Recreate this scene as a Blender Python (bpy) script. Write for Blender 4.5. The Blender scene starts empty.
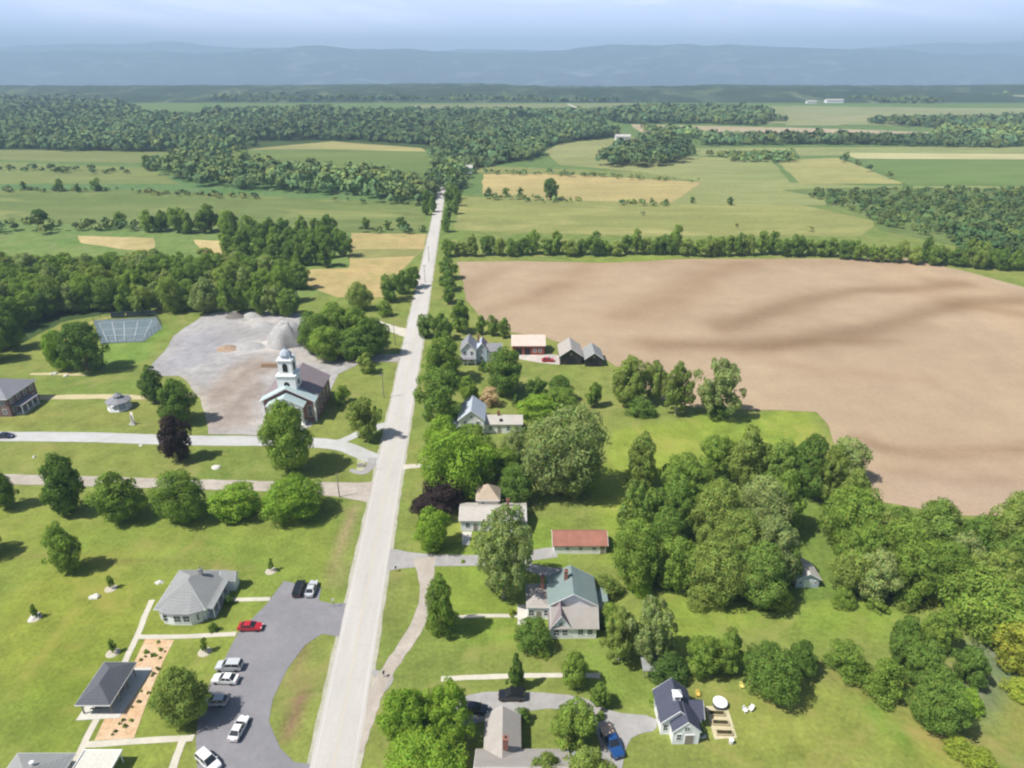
import bpy, bmesh, math, random
import numpy as np
from mathutils import Vector, Matrix, Euler
from mathutils.geometry import delaunay_2d_cdt
R = math.radians
C = bpy.context.scene.collection
sc = bpy.context.scene
rng = np.random.default_rng(7)
random.seed(7)

# ---------------------------------------------------------------- camera numbers
F = 683.0; PITCH = R(25.2); H0 = 100.0
cp, sp = math.cos(PITCH), math.sin(PITCH)
def G(u, v, h=0.0):
    """ground point (at height h) seen at picture position u, v"""
    a = (u-512)/F; b = (v-384)/F
    z = (H0-h)/(sp+b*cp)
    return (a*z, z*(cp-b*sp))
def depth(x, y, h=0.0):
    return y*cp + (H0-h)*sp
def px(x, y, h=0.0):
    z = depth(x, y, h)
    return 512+F*x/z, 384+F*((H0-h)*cp-y*sp)/z

# ---------------------------------------------------------------- materials
def new_mat(name):
    m = bpy.data.materials.new(name); m.use_nodes = True
    nt = m.node_tree; b = nt.nodes['Principled BSDF']
    return m, nt, b
def nd(nt, t, **kw):
    n = nt.nodes.new(t)
    for k, v in kw.items(): setattr(n, k, v)
    return n
def noise(nt, scale, detail=4, rough=.6, vec=None, dist=0):
    n = nd(nt, 'ShaderNodeTexNoise'); n.inputs['Scale'].default_value = scale
    n.inputs['Detail'].default_value = detail; n.inputs['Roughness'].default_value = rough
    n.inputs['Distortion'].default_value = dist
    if vec is None:
        vec = coord(nt)
    nt.links.new(vec, n.inputs['Vector'])
    return n.outputs['Fac']
def coord(nt, scale=(1,1,1), rot=(0,0,0), kind='Object'):
    t = nd(nt, 'ShaderNodeTexCoord'); m = nd(nt, 'ShaderNodeMapping')
    m.inputs['Scale'].default_value = scale; m.inputs['Rotation'].default_value = rot
    nt.links.new(t.outputs[kind], m.inputs['Vector'])
    return m.outputs['Vector']
def ramp(nt, fac, a, b):
    r = nd(nt, 'ShaderNodeMapRange'); r.inputs['From Min'].default_value = a; r.inputs['From Max'].default_value = b
    nt.links.new(fac, r.inputs['Value']); return r.outputs['Result']
def mixc(nt, fac, a, b, mode='MIX'):
    m = nd(nt, 'ShaderNodeMix', data_type='RGBA', blend_type=mode)
    for sock, v in ((m.inputs['Factor'], fac), (m.inputs['A'], a), (m.inputs['B'], b)):
        if isinstance(v, (int, float)): sock.default_value = v
        elif isinstance(v, tuple): sock.default_value = (*v[:3], 1)
        else: nt.links.new(v, sock)
    return m.outputs['Result']
def mat(name, col, rough=.7, var=.12, scale=2.0, metal=0, stretch=(1,1,1), col2=None, spec=.3):
    m, nt, b = new_mat(name)
    c2 = col2 or tuple(c*(1-var*2) for c in col)
    f = noise(nt, scale, vec=coord(nt, stretch))
    nt.links.new(mixc(nt, ramp(nt, f, .3, .7), c2, col), b.inputs['Base Color'])
    b.inputs['Roughness'].default_value = rough; b.inputs['Metallic'].default_value = metal
    b.inputs['Specular IOR Level'].default_value = spec
    return m
def ground_mat(name, ca, cb, scales=(.02,.15,1.2), stretch=(1,1,1), rot=0, attr=False, third=None, amt=.35, rows=None):
    """colour that wanders between ca and cb over several sizes of noise"""
    m, nt, b = new_mat(name)
    v = coord(nt, stretch, (0,0,rot))
    f0 = ramp(nt, noise(nt, scales[0], 5, .6, v, .6), .32, .68)
    col = mixc(nt, f0, ca, cb)
    f1 = ramp(nt, noise(nt, scales[1], 5, .7, v), .25, .75)
    lo = tuple(1-amt for _ in range(3)); hi = tuple(1+amt*.75 for _ in range(3))
    col = mixc(nt, 1.0, col, mixc(nt, f1, lo, hi), 'MULTIPLY')
    f2 = ramp(nt, noise(nt, scales[2], 3, .7, coord(nt)), .25, .75)
    col = mixc(nt, 1.0, col, mixc(nt, f2, (1-amt*.8,)*3, (1+amt*.7,)*3), 'MULTIPLY')
    if third:
        f3 = ramp(nt, noise(nt, scales[0]*3.3, 6, .65, v, 1.0), .52, .72)
        col = mixc(nt, f3, col, third)
    if rows:
        w = nd(nt, 'ShaderNodeTexWave'); w.inputs['Scale'].default_value = rows[0]; w.inputs['Distortion'].default_value = 2.0
        w.inputs['Detail'].default_value = 2
        nt.links.new(coord(nt, (1,1,1), (0,0,rows[1])), w.inputs['Vector'])
        col = mixc(nt, 1.0, col, mixc(nt, w.outputs['Fac'], (1-rows[2],)*3, (1+rows[2],)*3), 'MULTIPLY')
    if attr:
        a = nd(nt, 'ShaderNodeVertexColor', layer_name='tint')
        col = mixc(nt, 1.0, col, a.outputs['Color'], 'MULTIPLY')
    nt.links.new(col, b.inputs['Base Color'])
    b.inputs['Roughness'].default_value = .95; b.inputs['Specular IOR Level'].default_value = .1
    return m

# ---------------------------------------------------------------- meshes
class MB:
    def __init__(s): s.v = []; s.f = []
    def poly(s, pts):
        i = len(s.v); s.v += [tuple(p) for p in pts]; s.f.append(tuple(range(i, i+len(pts))))
        return s
    def box(s, x0, y0, z0, x1, y1, z1):
        i = len(s.v)
        s.v += [(x0,y0,z0),(x1,y0,z0),(x1,y1,z0),(x0,y1,z0),(x0,y0,z1),(x1,y0,z1),(x1,y1,z1),(x0,y1,z1)]
        for f in ((0,3,2,1),(4,5,6,7),(0,1,5,4),(1,2,6,5),(2,3,7,6),(3,0,4,7)): s.f.append(tuple(i+k for k in f))
        return s
    def tube(s, p, q, r0, r1, n=8, cap=True):
        p, q = Vector(p), Vector(q); d = (q-p).normalized()
        a = d.cross(Vector((0,0,1))) if abs(d.z) < .95 else d.cross(Vector((1,0,0)))
        a.normalize(); b = d.cross(a); i = len(s.v)
        for c, r in ((p, r0), (q, r1)):
            for k in range(n):
                t = 2*math.pi*k/n; s.v.append(tuple(c + a*math.cos(t)*r + b*math.sin(t)*r))
        for k in range(n):
            s.f.append((i+k, i+(k+1)%n, i+n+(k+1)%n, i+n+k))
        if cap:
            s.f.append(tuple(i+k for k in range(n))[::-1]); s.f.append(tuple(i+n+k for k in range(n)))
        return s
    def lathe(s, prof, n=16, cx=0, cy=0, phase=0):
        i = len(s.v)
        for r, z in prof:
            for k in range(n):
                t = 2*math.pi*(k+phase)/n; s.v.append((cx+r*math.cos(t), cy+r*math.sin(t), z))
        for j in range(len(prof)-1):
            for k in range(n):
                s.f.append((i+j*n+k, i+j*n+(k+1)%n, i+(j+1)*n+(k+1)%n, i+(j+1)*n+k))
        s.f.append(tuple(i+k for k in range(n))[::-1]); s.f.append(tuple(i+(len(prof)-1)*n+k for k in range(n)))
        return s
    def extr(s, pts, z0, z1):
        """prism over a flat outline (x, y)"""
        i = len(s.v); n = len(pts)
        s.v += [(x,y,z0) for x,y in pts] + [(x,y,z1) for x,y in pts]
        s.f.append(tuple(range(i, i+n))[::-1]); s.f.append(tuple(range(i+n, i+2*n)))
        for k in range(n): s.f.append((i+k, i+(k+1)%n, i+n+(k+1)%n, i+n+k))
        return s
    def mesh(s, name, m):
        me = bpy.data.meshes.new(name); me.from_pydata(s.v, [], s.f); me.validate(); me.update()
        if m: me.materials.append(m)
        return me
    def build(s, name, m, parent=None, loc=(0,0,0), rz=0, smooth=False, bevel=0):
        me = s.mesh(name, m)
        if smooth: me.polygons.foreach_set('use_smooth', [True]*len(me.polygons))
        o = bpy.data.objects.new(name, me); C.objects.link(o); o.parent = parent
        o.location = loc; o.rotation_euler = (0,0,rz)
        if bevel:
            b = o.modifiers.new('b', 'BEVEL'); b.width = bevel; b.segments = 2
        return o
def tag(o, label=None, cat=None, group=None, kind=None):
    if label: o['label'] = label
    if cat: o['category'] = cat
    if group: o['group'] = group
    if kind: o['kind'] = kind
    return o
def thing(name, label, cat, loc=(0,0,0), rz=0, group=None):
    o = bpy.data.objects.new(name, None); C.objects.link(o); o.location = loc; o.rotation_euler = (0,0,rz)
    o.empty_display_size = .5
    return tag(o, label, cat, group)
def copy_tree(o, parent=None, kids=None):
    c = o.copy(); C.objects.link(c); c.parent = parent
    for ch in list(kids[o.name] if kids else o.children): 
        copy_tree(ch, c, None)
    return c

def in_poly(P, poly):
    x, y = P[:,0], P[:,1]; inside = np.zeros(len(P), bool); n = len(poly)
    for i in range(n):
        x0, y0 = poly[i]; x1, y1 = poly[(i+1)%n]
        if y0 == y1: continue
        c = ((y0 > y) != (y1 > y)) & (x < (x1-x0)*(y-y0)/(y1-y0)+x0)
        inside ^= c
    return inside
def seg_dist(P, a, b):
    a = np.array(a); b = np.array(b); d = b-a; L = max((d**2).sum(), 1e-9)
    t = np.clip(((P-a)@d)/L, 0, 1); return np.sqrt(((P-(a+t[:,None]*d))**2).sum(1))
def poly_dist(P, poly, closed=True):
    n = len(poly); D = np.full(len(P), 1e9)
    for i in range(n if closed else n-1): D = np.minimum(D, seg_dist(P, poly[i], poly[(i+1)%n]))
    return D
def vnoise(P, scale, seed=0):
    """smooth value noise 0..1 at points P (n x 2)"""
    r = np.random.default_rng(seed); T = r.random((64,64))
    q = P/scale + 1000.37; i = np.floor(q).astype(int); f = q-i; f = f*f*(3-2*f)
    g = lambda a, b: T[(i[:,0]+a)%64, (i[:,1]+b)%64]
    return (g(0,0)*(1-f[:,0])+g(1,0)*f[:,0])*(1-f[:,1]) + (g(0,1)*(1-f[:,0])+g(1,1)*f[:,0])*f[:,1]
def tinting(P, patches):
    """patches: ('poly'|'line', points in metres, softness or half width, colour factor)"""
    col = np.ones((len(P), 3))
    for kind, pts, w, c in patches:
        wob = 1 + .8*(vnoise(P, max(w*1.6, 2.5), 3)-.5)
        if kind == 'poly':
            d = poly_dist(P, pts); d = np.where(in_poly(P, pts), -d, d)
            a = np.clip(.5 - (d + (vnoise(P, w*1.5, 4)-.5)*w*1.4)/w, 0, 1)
        else:
            d = poly_dist(P, pts, False); a = np.exp(-(d/(w*wob))**2)
        a = a[:,None]; col = col*(1-a) + np.array(c)*a*col
    return col
def set_tint(me, col):
    at = me.color_attributes.new('tint', 'FLOAT_COLOR', 'POINT')
    a = np.ones((len(me.vertices), 4), np.float32); a[:,:3] = col
    at.data.foreach_set('color', a.ravel())
def densify(pts, step, jit, closed=True, seed=1):
    out = []; n = len(pts)
    for i in range(n if closed else n-1):
        a = Vector(pts[i]).to_2d(); b = Vector(pts[(i+1)%n]).to_2d(); L = (b-a).length; k = max(1, int(L/step))
        for j in range(k): out.append(tuple(a.lerp(b, j/k)))
    if not closed: out.append(tuple(pts[-1]))
    P = np.array(out)
    P[:,0] += (vnoise(P, step*2.2, seed)-.5)*2*jit; P[:,1] += (vnoise(P, step*2.2, seed+9)-.5)*2*jit
    return [tuple(p) for p in P]
def smooth_closed(pts, it=2):
    for _ in range(it):
        q = []
        for i in range(len(pts)):
            a, b = pts[i], pts[(i+1)%len(pts)]
            q += [(a[0]*.75+b[0]*.25, a[1]*.75+b[1]*.25), (a[0]*.25+b[0]*.75, a[1]*.25+b[1]*.75)]
        pts = q
    return pts
def smooth_open(pts, it=2):
    for _ in range(it):
        q = [pts[0]]
        for a, b in zip(pts, pts[1:]):
            q += [(a[0]*.75+b[0]*.25, a[1]*.75+b[1]*.25), (a[0]*.25+b[0]*.75, a[1]*.25+b[1]*.75)]
        pts = q+[pts[-1]]
    return pts
def sheet(name, pts, z, m, step=4, jit=.3, grid=None, patches=(), smooth=0, label=None):
    """flat piece of land over an outline in metres, following its own small irregularities"""
    if smooth: pts = smooth_closed(pts, smooth)
    P = densify(pts, step, jit)
    allp = [Vector(p) for p in P]; n = len(P)
    if grid:
        A = np.array(P); lo, hi = A.min(0), A.max(0)
        X, Y = np.meshgrid(np.arange(lo[0], hi[0], grid), np.arange(lo[1], hi[1], grid))
        Q = np.stack([X.ravel(), Y.ravel()], 1); Q = Q[in_poly(Q, P)]; Q = Q[poly_dist(Q, P) > grid*.35]
        allp += [Vector(p) for p in Q]
    r = delaunay_2d_cdt(allp, [(i, (i+1)%n) for i in range(n)], [], 1, 1e-5)
    me = bpy.data.meshes.new(name)
    tri = [f if ((r[0][f[1]]-r[0][f[0]]).cross(r[0][f[2]]-r[0][f[0]])) > 0 else f[::-1] for f in map(tuple, r[2])]
    me.from_pydata([(p.x, p.y, z) for p in r[0]], [], tri); me.update()
    me.materials.append(m)
    if patches is not None and 'tint' in m.get('uses', ''):
        set_tint(me, tinting(np.array([(p.x, p.y) for p in r[0]]), patches))
    o = bpy.data.objects.new(name, me); C.objects.link(o); o['kind'] = 'structure'
    if label: o['label'] = label
    return o
def strip(name, pts, widths, z, m, jit=.08, it=2, kind='structure'):
    """road or path along a line in metres"""
    if isinstance(widths, (int, float)): widths = [widths]*len(pts)
    p3 = [(x, y, w) for (x, y), w in zip(pts, widths)]
    for _ in range(it):
        q = [p3[0]]
        for a, b in zip(p3, p3[1:]):
            q += [tuple(a[k]*.75+b[k]*.25 for k in range(3)), tuple(a[k]*.25+b[k]*.75 for k in range(3))]
        p3 = q+[p3[-1]]
    # resample
    pp = [p3[0]]
    for a, b in zip(p3, p3[1:]):
        L = math.hypot(b[0]-a[0], b[1]-a[1]); k = max(1, int(L/2.5))
        for j in range(1, k+1): pp.append(tuple(a[i]+(b[i]-a[i])*j/k for i in range(3)))
    b = MB(); n = len(pp)
    for i, (x, y, w) in enumerate(pp):
        a, c = pp[max(0, i-1)], pp[min(n-1, i+1)]
        dx, dy = c[0]-a[0], c[1]-a[1]; L = math.hypot(dx, dy) or 1; nx, ny = -dy/L, dx/L
        j1, j2 = random.uniform(-jit, jit), random.uniform(-jit, jit)
        b.v += [(x+nx*(w/2+j1), y+ny*(w/2+j1), z), (x-nx*(w/2+j2), y-ny*(w/2+j2), z)]
    for i in range(n-1): b.f.append((2*i+1, 2*i+3, 2*i+2, 2*i))
    o = b.build(name, m); o['kind'] = kind
    return o
def PX(*pts): return [G(u, v) for u, v in pts]
# ================================================================ ground
def drop(y):
    "beyond the wooded plain the land falls to a wide valley in front of the hills"
    f = np.clip((np.asarray(y)-2750)/4300, 0, 1); return -335*f*f*(3-2*f)
M = {}
M['grass'] = ground_mat('grass', (.215,.235,.058), (.145,.20,.042), (.022,.16,1.3), attr=True, amt=.34, third=(.25,.235,.08)); M['grass']['uses'] = 'tint'
M['asphalt_light'] = ground_mat('worn_asphalt', (.49,.465,.435), (.43,.405,.375), (.05,.4,3), amt=.1, stretch=(1,.15,1))
M['shoulder'] = ground_mat('gravel_shoulder', (.43,.41,.34), (.33,.32,.23), (.2,.8,4), amt=.2)
M['lot'] = ground_mat('lot_asphalt', (.235,.228,.24), (.195,.19,.20), (.08,.5,3), amt=.12)
M['side_road'] = ground_mat('side_road_asphalt', (.47,.47,.46), (.39,.385,.37), (.08,.4,3), amt=.1)
M['lane'] = ground_mat('lane_gravel', (.44,.39,.34), (.34,.30,.25), (.15,.6,3), amt=.18)
M['drive'] = ground_mat('drive_asphalt', (.35,.335,.325), (.28,.27,.26), (.12,.6,3), amt=.14)
M['concrete'] = ground_mat('concrete_walk', (.56,.52,.43), (.46,.43,.36), (.2,.8,4), amt=.1)
M['dirt_drive'] = ground_mat('dirt_drive', (.52,.44,.27), (.42,.38,.2), (.1,.5,3), amt=.16)
M['gravel'] = ground_mat('gravel_yard', (.385,.37,.36), (.29,.275,.27), (.05,.3,2.2), attr=True, amt=.26); M['gravel']['uses'] = 'tint'
M['mulch'] = ground_mat('orange_mulch', (.52,.335,.19), (.60,.45,.30), (.3,1.2,5), amt=.3)
M['soil'] = ground_mat('ploughed_soil', (.385,.29,.19), (.335,.25,.163), (.012,.07,.8), attr=True, amt=.12, rows=(.35, R(8), .05)); M['soil']['uses'] = 'tint'

# near lawn patches (worn, dry, lush), all read from the photograph
gp = [
 ('poly', PX((-40,515),(330,515),(360,500),(340,600),(235,690),(170,768),(-60,768)), 6, (1.02,1.06,.85)),
 ('poly', PX((0,600),(60,560),(130,600),(120,680),(60,740),(0,700)), 14, (1.04,1.0,.85)),
 ('poly', PX((20,690),(90,640),(120,650),(60,760),(0,768)), 12, (.86,.9,.85)),
 ('line', PX((352,505),(343,545),(333,585)), 1.3, (1.6,1.05,2.4)),
 ('line', PX((306,650),(297,700),(290,735)), 1.0, (1.05,.60,1.4)),
 ('line', PX((320,655),(312,690)), .8, (.6,.7,.8)),
 ('line', PX((395,580),(388,640)), 1.0, (.85,.85,.9)),
 ('line', PX((0,553),(60,556),(150,563),(250,565)), 1.0, (.95,.8,1.1)),
 ('poly', PX((620,660),(680,590),(800,600),(940,600),(900,640),(780,640),(700,640)), 8, (1.03,1.14,.8)),
 ('poly', PX((700,745),(820,690),(900,700),(960,768),(700,790)), 10, (1.04,1.02,.9)),
 ('poly', PX((930,768),(960,740),(1040,690),(1060,768)), 8, (1.25,1.0,1.1)),
 ('poly', PX((975,650),(1010,640),(1040,690),(980,720)), 5, (.8,.85,1.8)),
 ('poly', PX((590,470),(620,430),(700,415),(815,412),(825,440),(660,470),(610,560)), 6, (1.12,1.2,.8)),
 ('poly', PX((420,520),(440,640),(560,640),(560,520)), 8, (.95,1.08,.75)),
 ('poly', PX((610,620),(650,690),(600,720),(570,650)), 5, (.85,1.0,.8)),
 ('poly', PX((10,380),(190,380),(190,395),(10,392)), 4, (.9,.98,.9)),
 ('poly', PX((0,405),(200,408),(200,425),(0,425)), 4, (1.05,.98,1.0)),
 ('poly', PX((0,445),(350,446),(350,470),(0,465)), 4, (1.0,.98,.95)),
 ('poly', PX((100,325),(175,325),(150,360),(90,372)), 4, (.85,1.08,.9)),
 ('poly', PX((-60,350),(-40,300),(400,290),(420,180),(-400,180)), 20, (.88,1.0,1.1)),
 ('line', PX((860,700),(900,735),(930,768)), 1.2, (.7,1.0,.7)),
 ('line', PX((860,630),(830,680),(868,690)), 2.5, (1.1,.95,1.2)),
]
xs = np.unique(np.concatenate([-np.geomspace(262, 15000, 34)[::-1], np.arange(-260, 400, 2.4), np.geomspace(402, 15000, 30)]))
ys = np.unique(np.concatenate([[-15000,-4000,-1000,-200,0,30], np.arange(50, 340, 1.9), np.geomspace(342, 15000, 60)]))
X, Y = np.meshgrid(xs, ys); P = np.stack([X.ravel(), Y.ravel()], 1)
nx, ny = len(xs), len(ys)
me = bpy.data.meshes.new('ground')
idx = np.arange(nx*ny).reshape(ny, nx)
q = np.stack([idx[:-1,:-1], idx[:-1,1:], idx[1:,1:], idx[1:,:-1]], -1).reshape(-1, 4)
me.vertices.add(nx*ny); me.vertices.foreach_set('co', np.column_stack([P, drop(P[:,1])]).astype(np.float32).ravel())
me.loops.add(q.size); me.loops.foreach_set('vertex_index', q.ravel().astype(np.int32))
me.polygons.add(len(q)); me.polygons.foreach_set('loop_start', (np.arange(len(q))*4).astype(np.int32))
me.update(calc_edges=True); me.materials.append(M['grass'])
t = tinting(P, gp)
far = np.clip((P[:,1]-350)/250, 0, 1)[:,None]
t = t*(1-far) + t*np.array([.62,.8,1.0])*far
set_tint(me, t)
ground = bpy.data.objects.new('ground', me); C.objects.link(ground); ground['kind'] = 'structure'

# ================================================================ fields, each a sheet of its own
def field(name, pts, z, ca, cb, step=12, jit=2, scales=(.006,.04,.25), stretch=(1,1,1), rot=0, third=None, amt=.24, rows=None, smooth=0):
    m = ground_mat(name, ca, cb, scales, stretch, rot, third=third, amt=amt, rows=rows)
    return sheet(name, PX(*pts), z, m, step, jit, smooth=smooth)
GRN = (.115,.16,.045); GRN2 = (.15,.185,.06); OLV = (.21,.21,.08); TAN = (.42,.31,.14); TAN2 = (.34,.285,.12)
field('hay_field', [(352,233),(426,234),(424,249),(410,262),(398,275),(385,297),(338,298),(272,271),(350,268),(350,250)], .05, TAN, TAN2, 5, .8, (.02,.12,1), third=(.25,.24,.08))
field('hay_field', [(352,249),(423,249),(416,256),(352,259)], .07, (.2,.21,.07), (.25,.24,.09), 5, 1.0, (.02,.1,1))
field('hay_field', [(78,236),(154,238),(157,252),(120,249),(80,243)], .05, (.5,.39,.2), TAN2, 5, .8, (.02,.12,1))
field('hay_field', [(194,240),(230,241),(229,264),(207,262)], .05, TAN, (.5,.42,.2), 5, .8, (.02,.12,1))
field('meadow', [(-120,192),(0,190),(150,190),(260,196),(425,203),(424,233),(300,232),(150,226),(0,222),(-150,222)], .05, GRN, GRN2, 14, 2.5, (.008,.05,.3), (.35,1,1), third=(.25,.26,.09))
field('meadow', [(-160,163),(0,162),(150,168),(180,184),(0,184),(-160,186)], .09, (.2,.22,.07), GRN2, 14, 2.5, (.008,.05,.3), (.3,1,1))
field('pasture', [(-140,151),(0,150),(172,152),(168,164),(0,160),(-140,160)], .13, OLV, GRN2, 20, 3, (.006,.03,.2), (.3,1,1))
field('meadow', [(243,152),(330,149),(425,150),(436,172),(430,182),(260,168)], .05, GRN, (.15,.19,.055), 14, 2.5, (.008,.05,.3), (.3,1,1))
field('hay_field', [(245,143),(330,139),(432,147),(436,152),(330,149),(245,150)], .10, (.33,.3,.12), OLV, 20, 3, (.006,.03,.2), (.3,1,1))
field('hay_field', [(482,174),(560,174),(702,182),(668,204),(560,200),(484,196)], .09, (.41,.32,.14), (.31,.27,.11), 10, 1.5, (.008,.05,.3), (.4,1,1))
field('pasture', [(456,196),(560,200),(700,203),(800,205),(880,222),(860,236),(640,236),(500,232),(455,230)], .05, (.25,.25,.085), (.19,.21,.065), 12, 2, (.008,.05,.3), (.35,1,1), third=(.33,.31,.12))
field('pasture', [(448,166),(540,168),(640,172),(700,181),(560,174),(470,173),(458,196),(447,196)], .12, (.22,.23,.08), (.17,.2,.06), 12, 2, (.008,.05,.3))
field('pasture', [(700,182),(668,203),(800,205),(860,205),(1024,200),(1200,196),(1200,187),(870,186),(790,182),(770,160),(690,156),(600,150),(540,140),(560,165),(640,172)], .07, (.21,.24,.085), (.27,.27,.11), 15, 3, (.006,.04,.3), (.35,1,1), third=(.17,.2,.06))
field('hay_field', [(775,160),(838,158),(905,184),(800,184)], .13, (.31,.29,.11), (.26,.26,.1), 14, 2, (.008,.05,.3), (.5,1,1))
field('crop_field', [(862,160),(1024,160),(1260,162),(1260,188),(905,185)], .13, (.12,.18,.05), (.15,.2,.06), 14, 2, (.006,.04,.3), (.25,1,1))
field('crop_field', [(840,153),(1024,154),(1260,155),(1260,160),(856,159)], .17, (.43,.40,.2), (.36,.35,.17), 14, 2, (.006,.04,.3), (.25,1,1))
field('meadow', [(690,148),(1260,146),(1260,155),(700,156)], .13, (.2,.235,.09), (.25,.26,.1), 20, 3, (.006,.03,.2), (.3,1,1))
field('scrub_land', [(780,190),(870,187),(1024,189),(1260,192),(1260,262),(1024,262),(880,230),(860,206)], .10, (.11,.155,.045), (.15,.19,.06), 12, 2.5, (.02,.12,.5), amt=.28)
field('fallow_field', [(630,124),(700,126),(800,128),(930,132),(925,139),(800,141),(700,134),(640,132)], .13, (.40,.33,.22), (.33,.28,.16), 30, 4, (.004,.02,.1), (.3,1,1))
field('pasture', [(540,140),(600,136),(680,140),(690,156),(620,166),(560,166),(545,152)], .17, (.27,.27,.11), (.2,.22,.08), 20, 3, (.006,.03,.2), (.4,1,1))
field('crop_field', [(405,104.5),(520,103.5),(640,103),(640,110),(430,112)], .3, (.17,.2,.08), (.2,.22,.1), 60, 10, (.002,.01,.06), (.3,1,1))
field('crop_field', [(640,108),(800,106),(1100,110),(1100,122),(900,126),(700,122)], .35, (.19,.23,.09), (.24,.25,.11), 60, 10, (.002,.01,.06), (.3,1,1))
field('crop_field', [(180,97),(330,95.5),(420,98),(330,101),(200,101)], .4, (.2,.22,.1), (.24,.25,.12), 80, 12, (.002,.01,.06), (.3,1,1))
field('crop_field', [(880,97),(1000,95),(1200,97),(1200,101),(900,101)], .4, (.24,.26,.13), (.3,.3,.15), 80, 12, (.002,.01,.06), (.3,1,1))
field('crop_field', [(782,110),(900,108),(1260,109),(1260,117),(960,119),(862,122),(840,126),(790,126)], .4, (.20,.23,.10), (.27,.27,.13), 40, 6, (.002,.01,.06), (.3,1,1), third=(.34,.31,.18))
field('farm_track', [(566,104),(569,104),(590,114),(586,114)], .5, (.5,.47,.38), (.45,.42,.33), 40, 1, (.01,.05,.1))

# ploughed field with its damp bands
PL = PX((457,262),(520,261),(600,263),(640,260),(700,259),(800,259),(905,258),(960,270),(1024,287),(1130,320),(1500,420),(1500,560),(1110,530),(1024,516),(950,516),(880,502),(850,475),(838,450),(828,425),(815,412),(742,409),(690,407),(655,398),(632,378),(608,362),(575,348),(548,338),(500,330),(480,318),(467,300))
wet = (.78,.70,.64)
streaks = [
 ('line', PX((592,264),(566,282),(540,300)), 11, (.88,.84,.8)), ('line', PX((745,265),(705,277),(679,298),(628,316)), 12, (.82,.77,.72)),
 ('line', PX((640,262),(780,262),(900,264)), 9, (.92,.88,.86)),
 ('line', PX((960,284),(900,290),(858,290),(807,300),(776,310),(725,328)), 8, (.68,.63,.58)),
 ('line', PX((1100,300),(1024,300),(960,303),(910,318),(858,333),(756,346),(654,344)), 8, (.68,.63,.58)),
 ('line', PX((1100,330),(1024,315),(960,306)), 7, (.8,.76,.7)),
 ('line', PX((768,350),(800,343),(900,341)), 4, (.84,.8,.76)),
 ('line', PX((860,440),(900,452),(950,455),(1024,449),(1150,440)), 3.5, (.78,.72,.68)), ('line', PX((890,470),(960,480),(1060,478)), 3, (.86,.82,.78)),
 ('line', PX((500,270),(470,285),(460,300)), 6, (.85,.82,.8)), ('line', PX((560,285),(520,300),(480,312)), 5, (.85,.82,.8)),
 ('line', PX((740,350),(820,372),(930,380)), 4, (.93,.9,.88)),
 ('poly', PX((880,480),(1024,470),(1100,520),(900,515)), 6, (1.0,1.0,1.08)),
 ('poly', PX((900,262),(1024,290),(1100,330),(1024,330),(880,290)), 14, (1.06,1.03,1.0)),
]
sheet('ploughed_field', PL, .06, M['soil'], 4, .7, grid=4.0, patches=streaks)
# grass verge between ploughed field and windbreak
sheet('verge', PX((560,257),(640,255),(700,257),(640,262),(585,263)), .09, ground_mat('verge_grass', (.2,.25,.05), (.16,.2,.04)), 4, .8)

# ================================================================ roads
def rd(y): return -28.0-(y-71.2)*.0612
yy = [40, 71, 128, 200, 254, 320, 423, 560, 640, 720, 900]
strip('road_shoulder', [(rd(y), y) for y in yy], [8.8,8.8,8.4,8.4,8.6,8.2,7.6,7.2,7,6,5], .045, M['shoulder'], jit=.18, it=0)
strip('main_road', [(rd(y), y) for y in yy], [7.4,7.4,7.2,7.2,7.4,7.0,6.2,6,5.6,5,4], .068, M['asphalt_light'], jit=.06, it=0)
seal = mat('crack_sealant', (.37,.35,.33), .9)
yl = mat('worn_yellow_paint', (.50,.44,.33), .9, .05, .5); wl = mat('worn_white_paint', (.56,.54,.51), .9, .05, .7)
for dx, mm in ((-.12, yl), (.12, yl), (-3.1, wl), (3.1, wl)):
    strip('road_marking', [(rd(y)+dx, y) for y in (40, 128, 254, 320)], .1, .072, mm, jit=.012, it=0)
for k in range(26):
    y = random.uniform(72, 250); w = random.uniform(1.2, 3.4); s = random.choice((-1, 1))
    strip('road_crack', [(rd(y)+s*.2, y), (rd(y)+s*(.2+w*.5), y+random.uniform(-.5,.5)), (rd(y)+s*(.2+w), y+random.uniform(-.4,.4))], .07, .0745, seal, jit=.015, it=1)
strip('side_road', PX((-60,436),(0,436.5),(90,437),(180,440.5),(250,441),(310,442),(345,446),(364,455),(384,463)), [5.6]*6+[5.2,5,5], .056, M['side_road'], .12)
strip('side_road', PX((335,444),(350,438),(366,430),(388,425)), [3.2,2.8,3,4], .060, M['side_road'], .12)
strip('side_road', PX((-60,478),(0,479),(80,481),(180,484),(300,487),(345,490),(378,492)), [4.6,4.6,4.6,4.6,4.8,6.5,10], .056, M['lane'], .15)
strip('road_spur', PX((350,470),(362,474),(370,468),(373,458)), [1.2,2.2,2.4,2.6], .064, M['drive'], .1)
sheet('parking_lot', PX((284,581),(321,588),(319,601),(333,604),(349,603),(341,637),(322,634),(305,645),(288,668),(273,700),(269,722),(280,748),(294,762),(315,765),(300,800),(150,812),(198,768),(196,740),(198,716),(206,690),(222,664),(240,630),(266,605)), .052, M['lot'], 2.5, .12)
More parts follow.
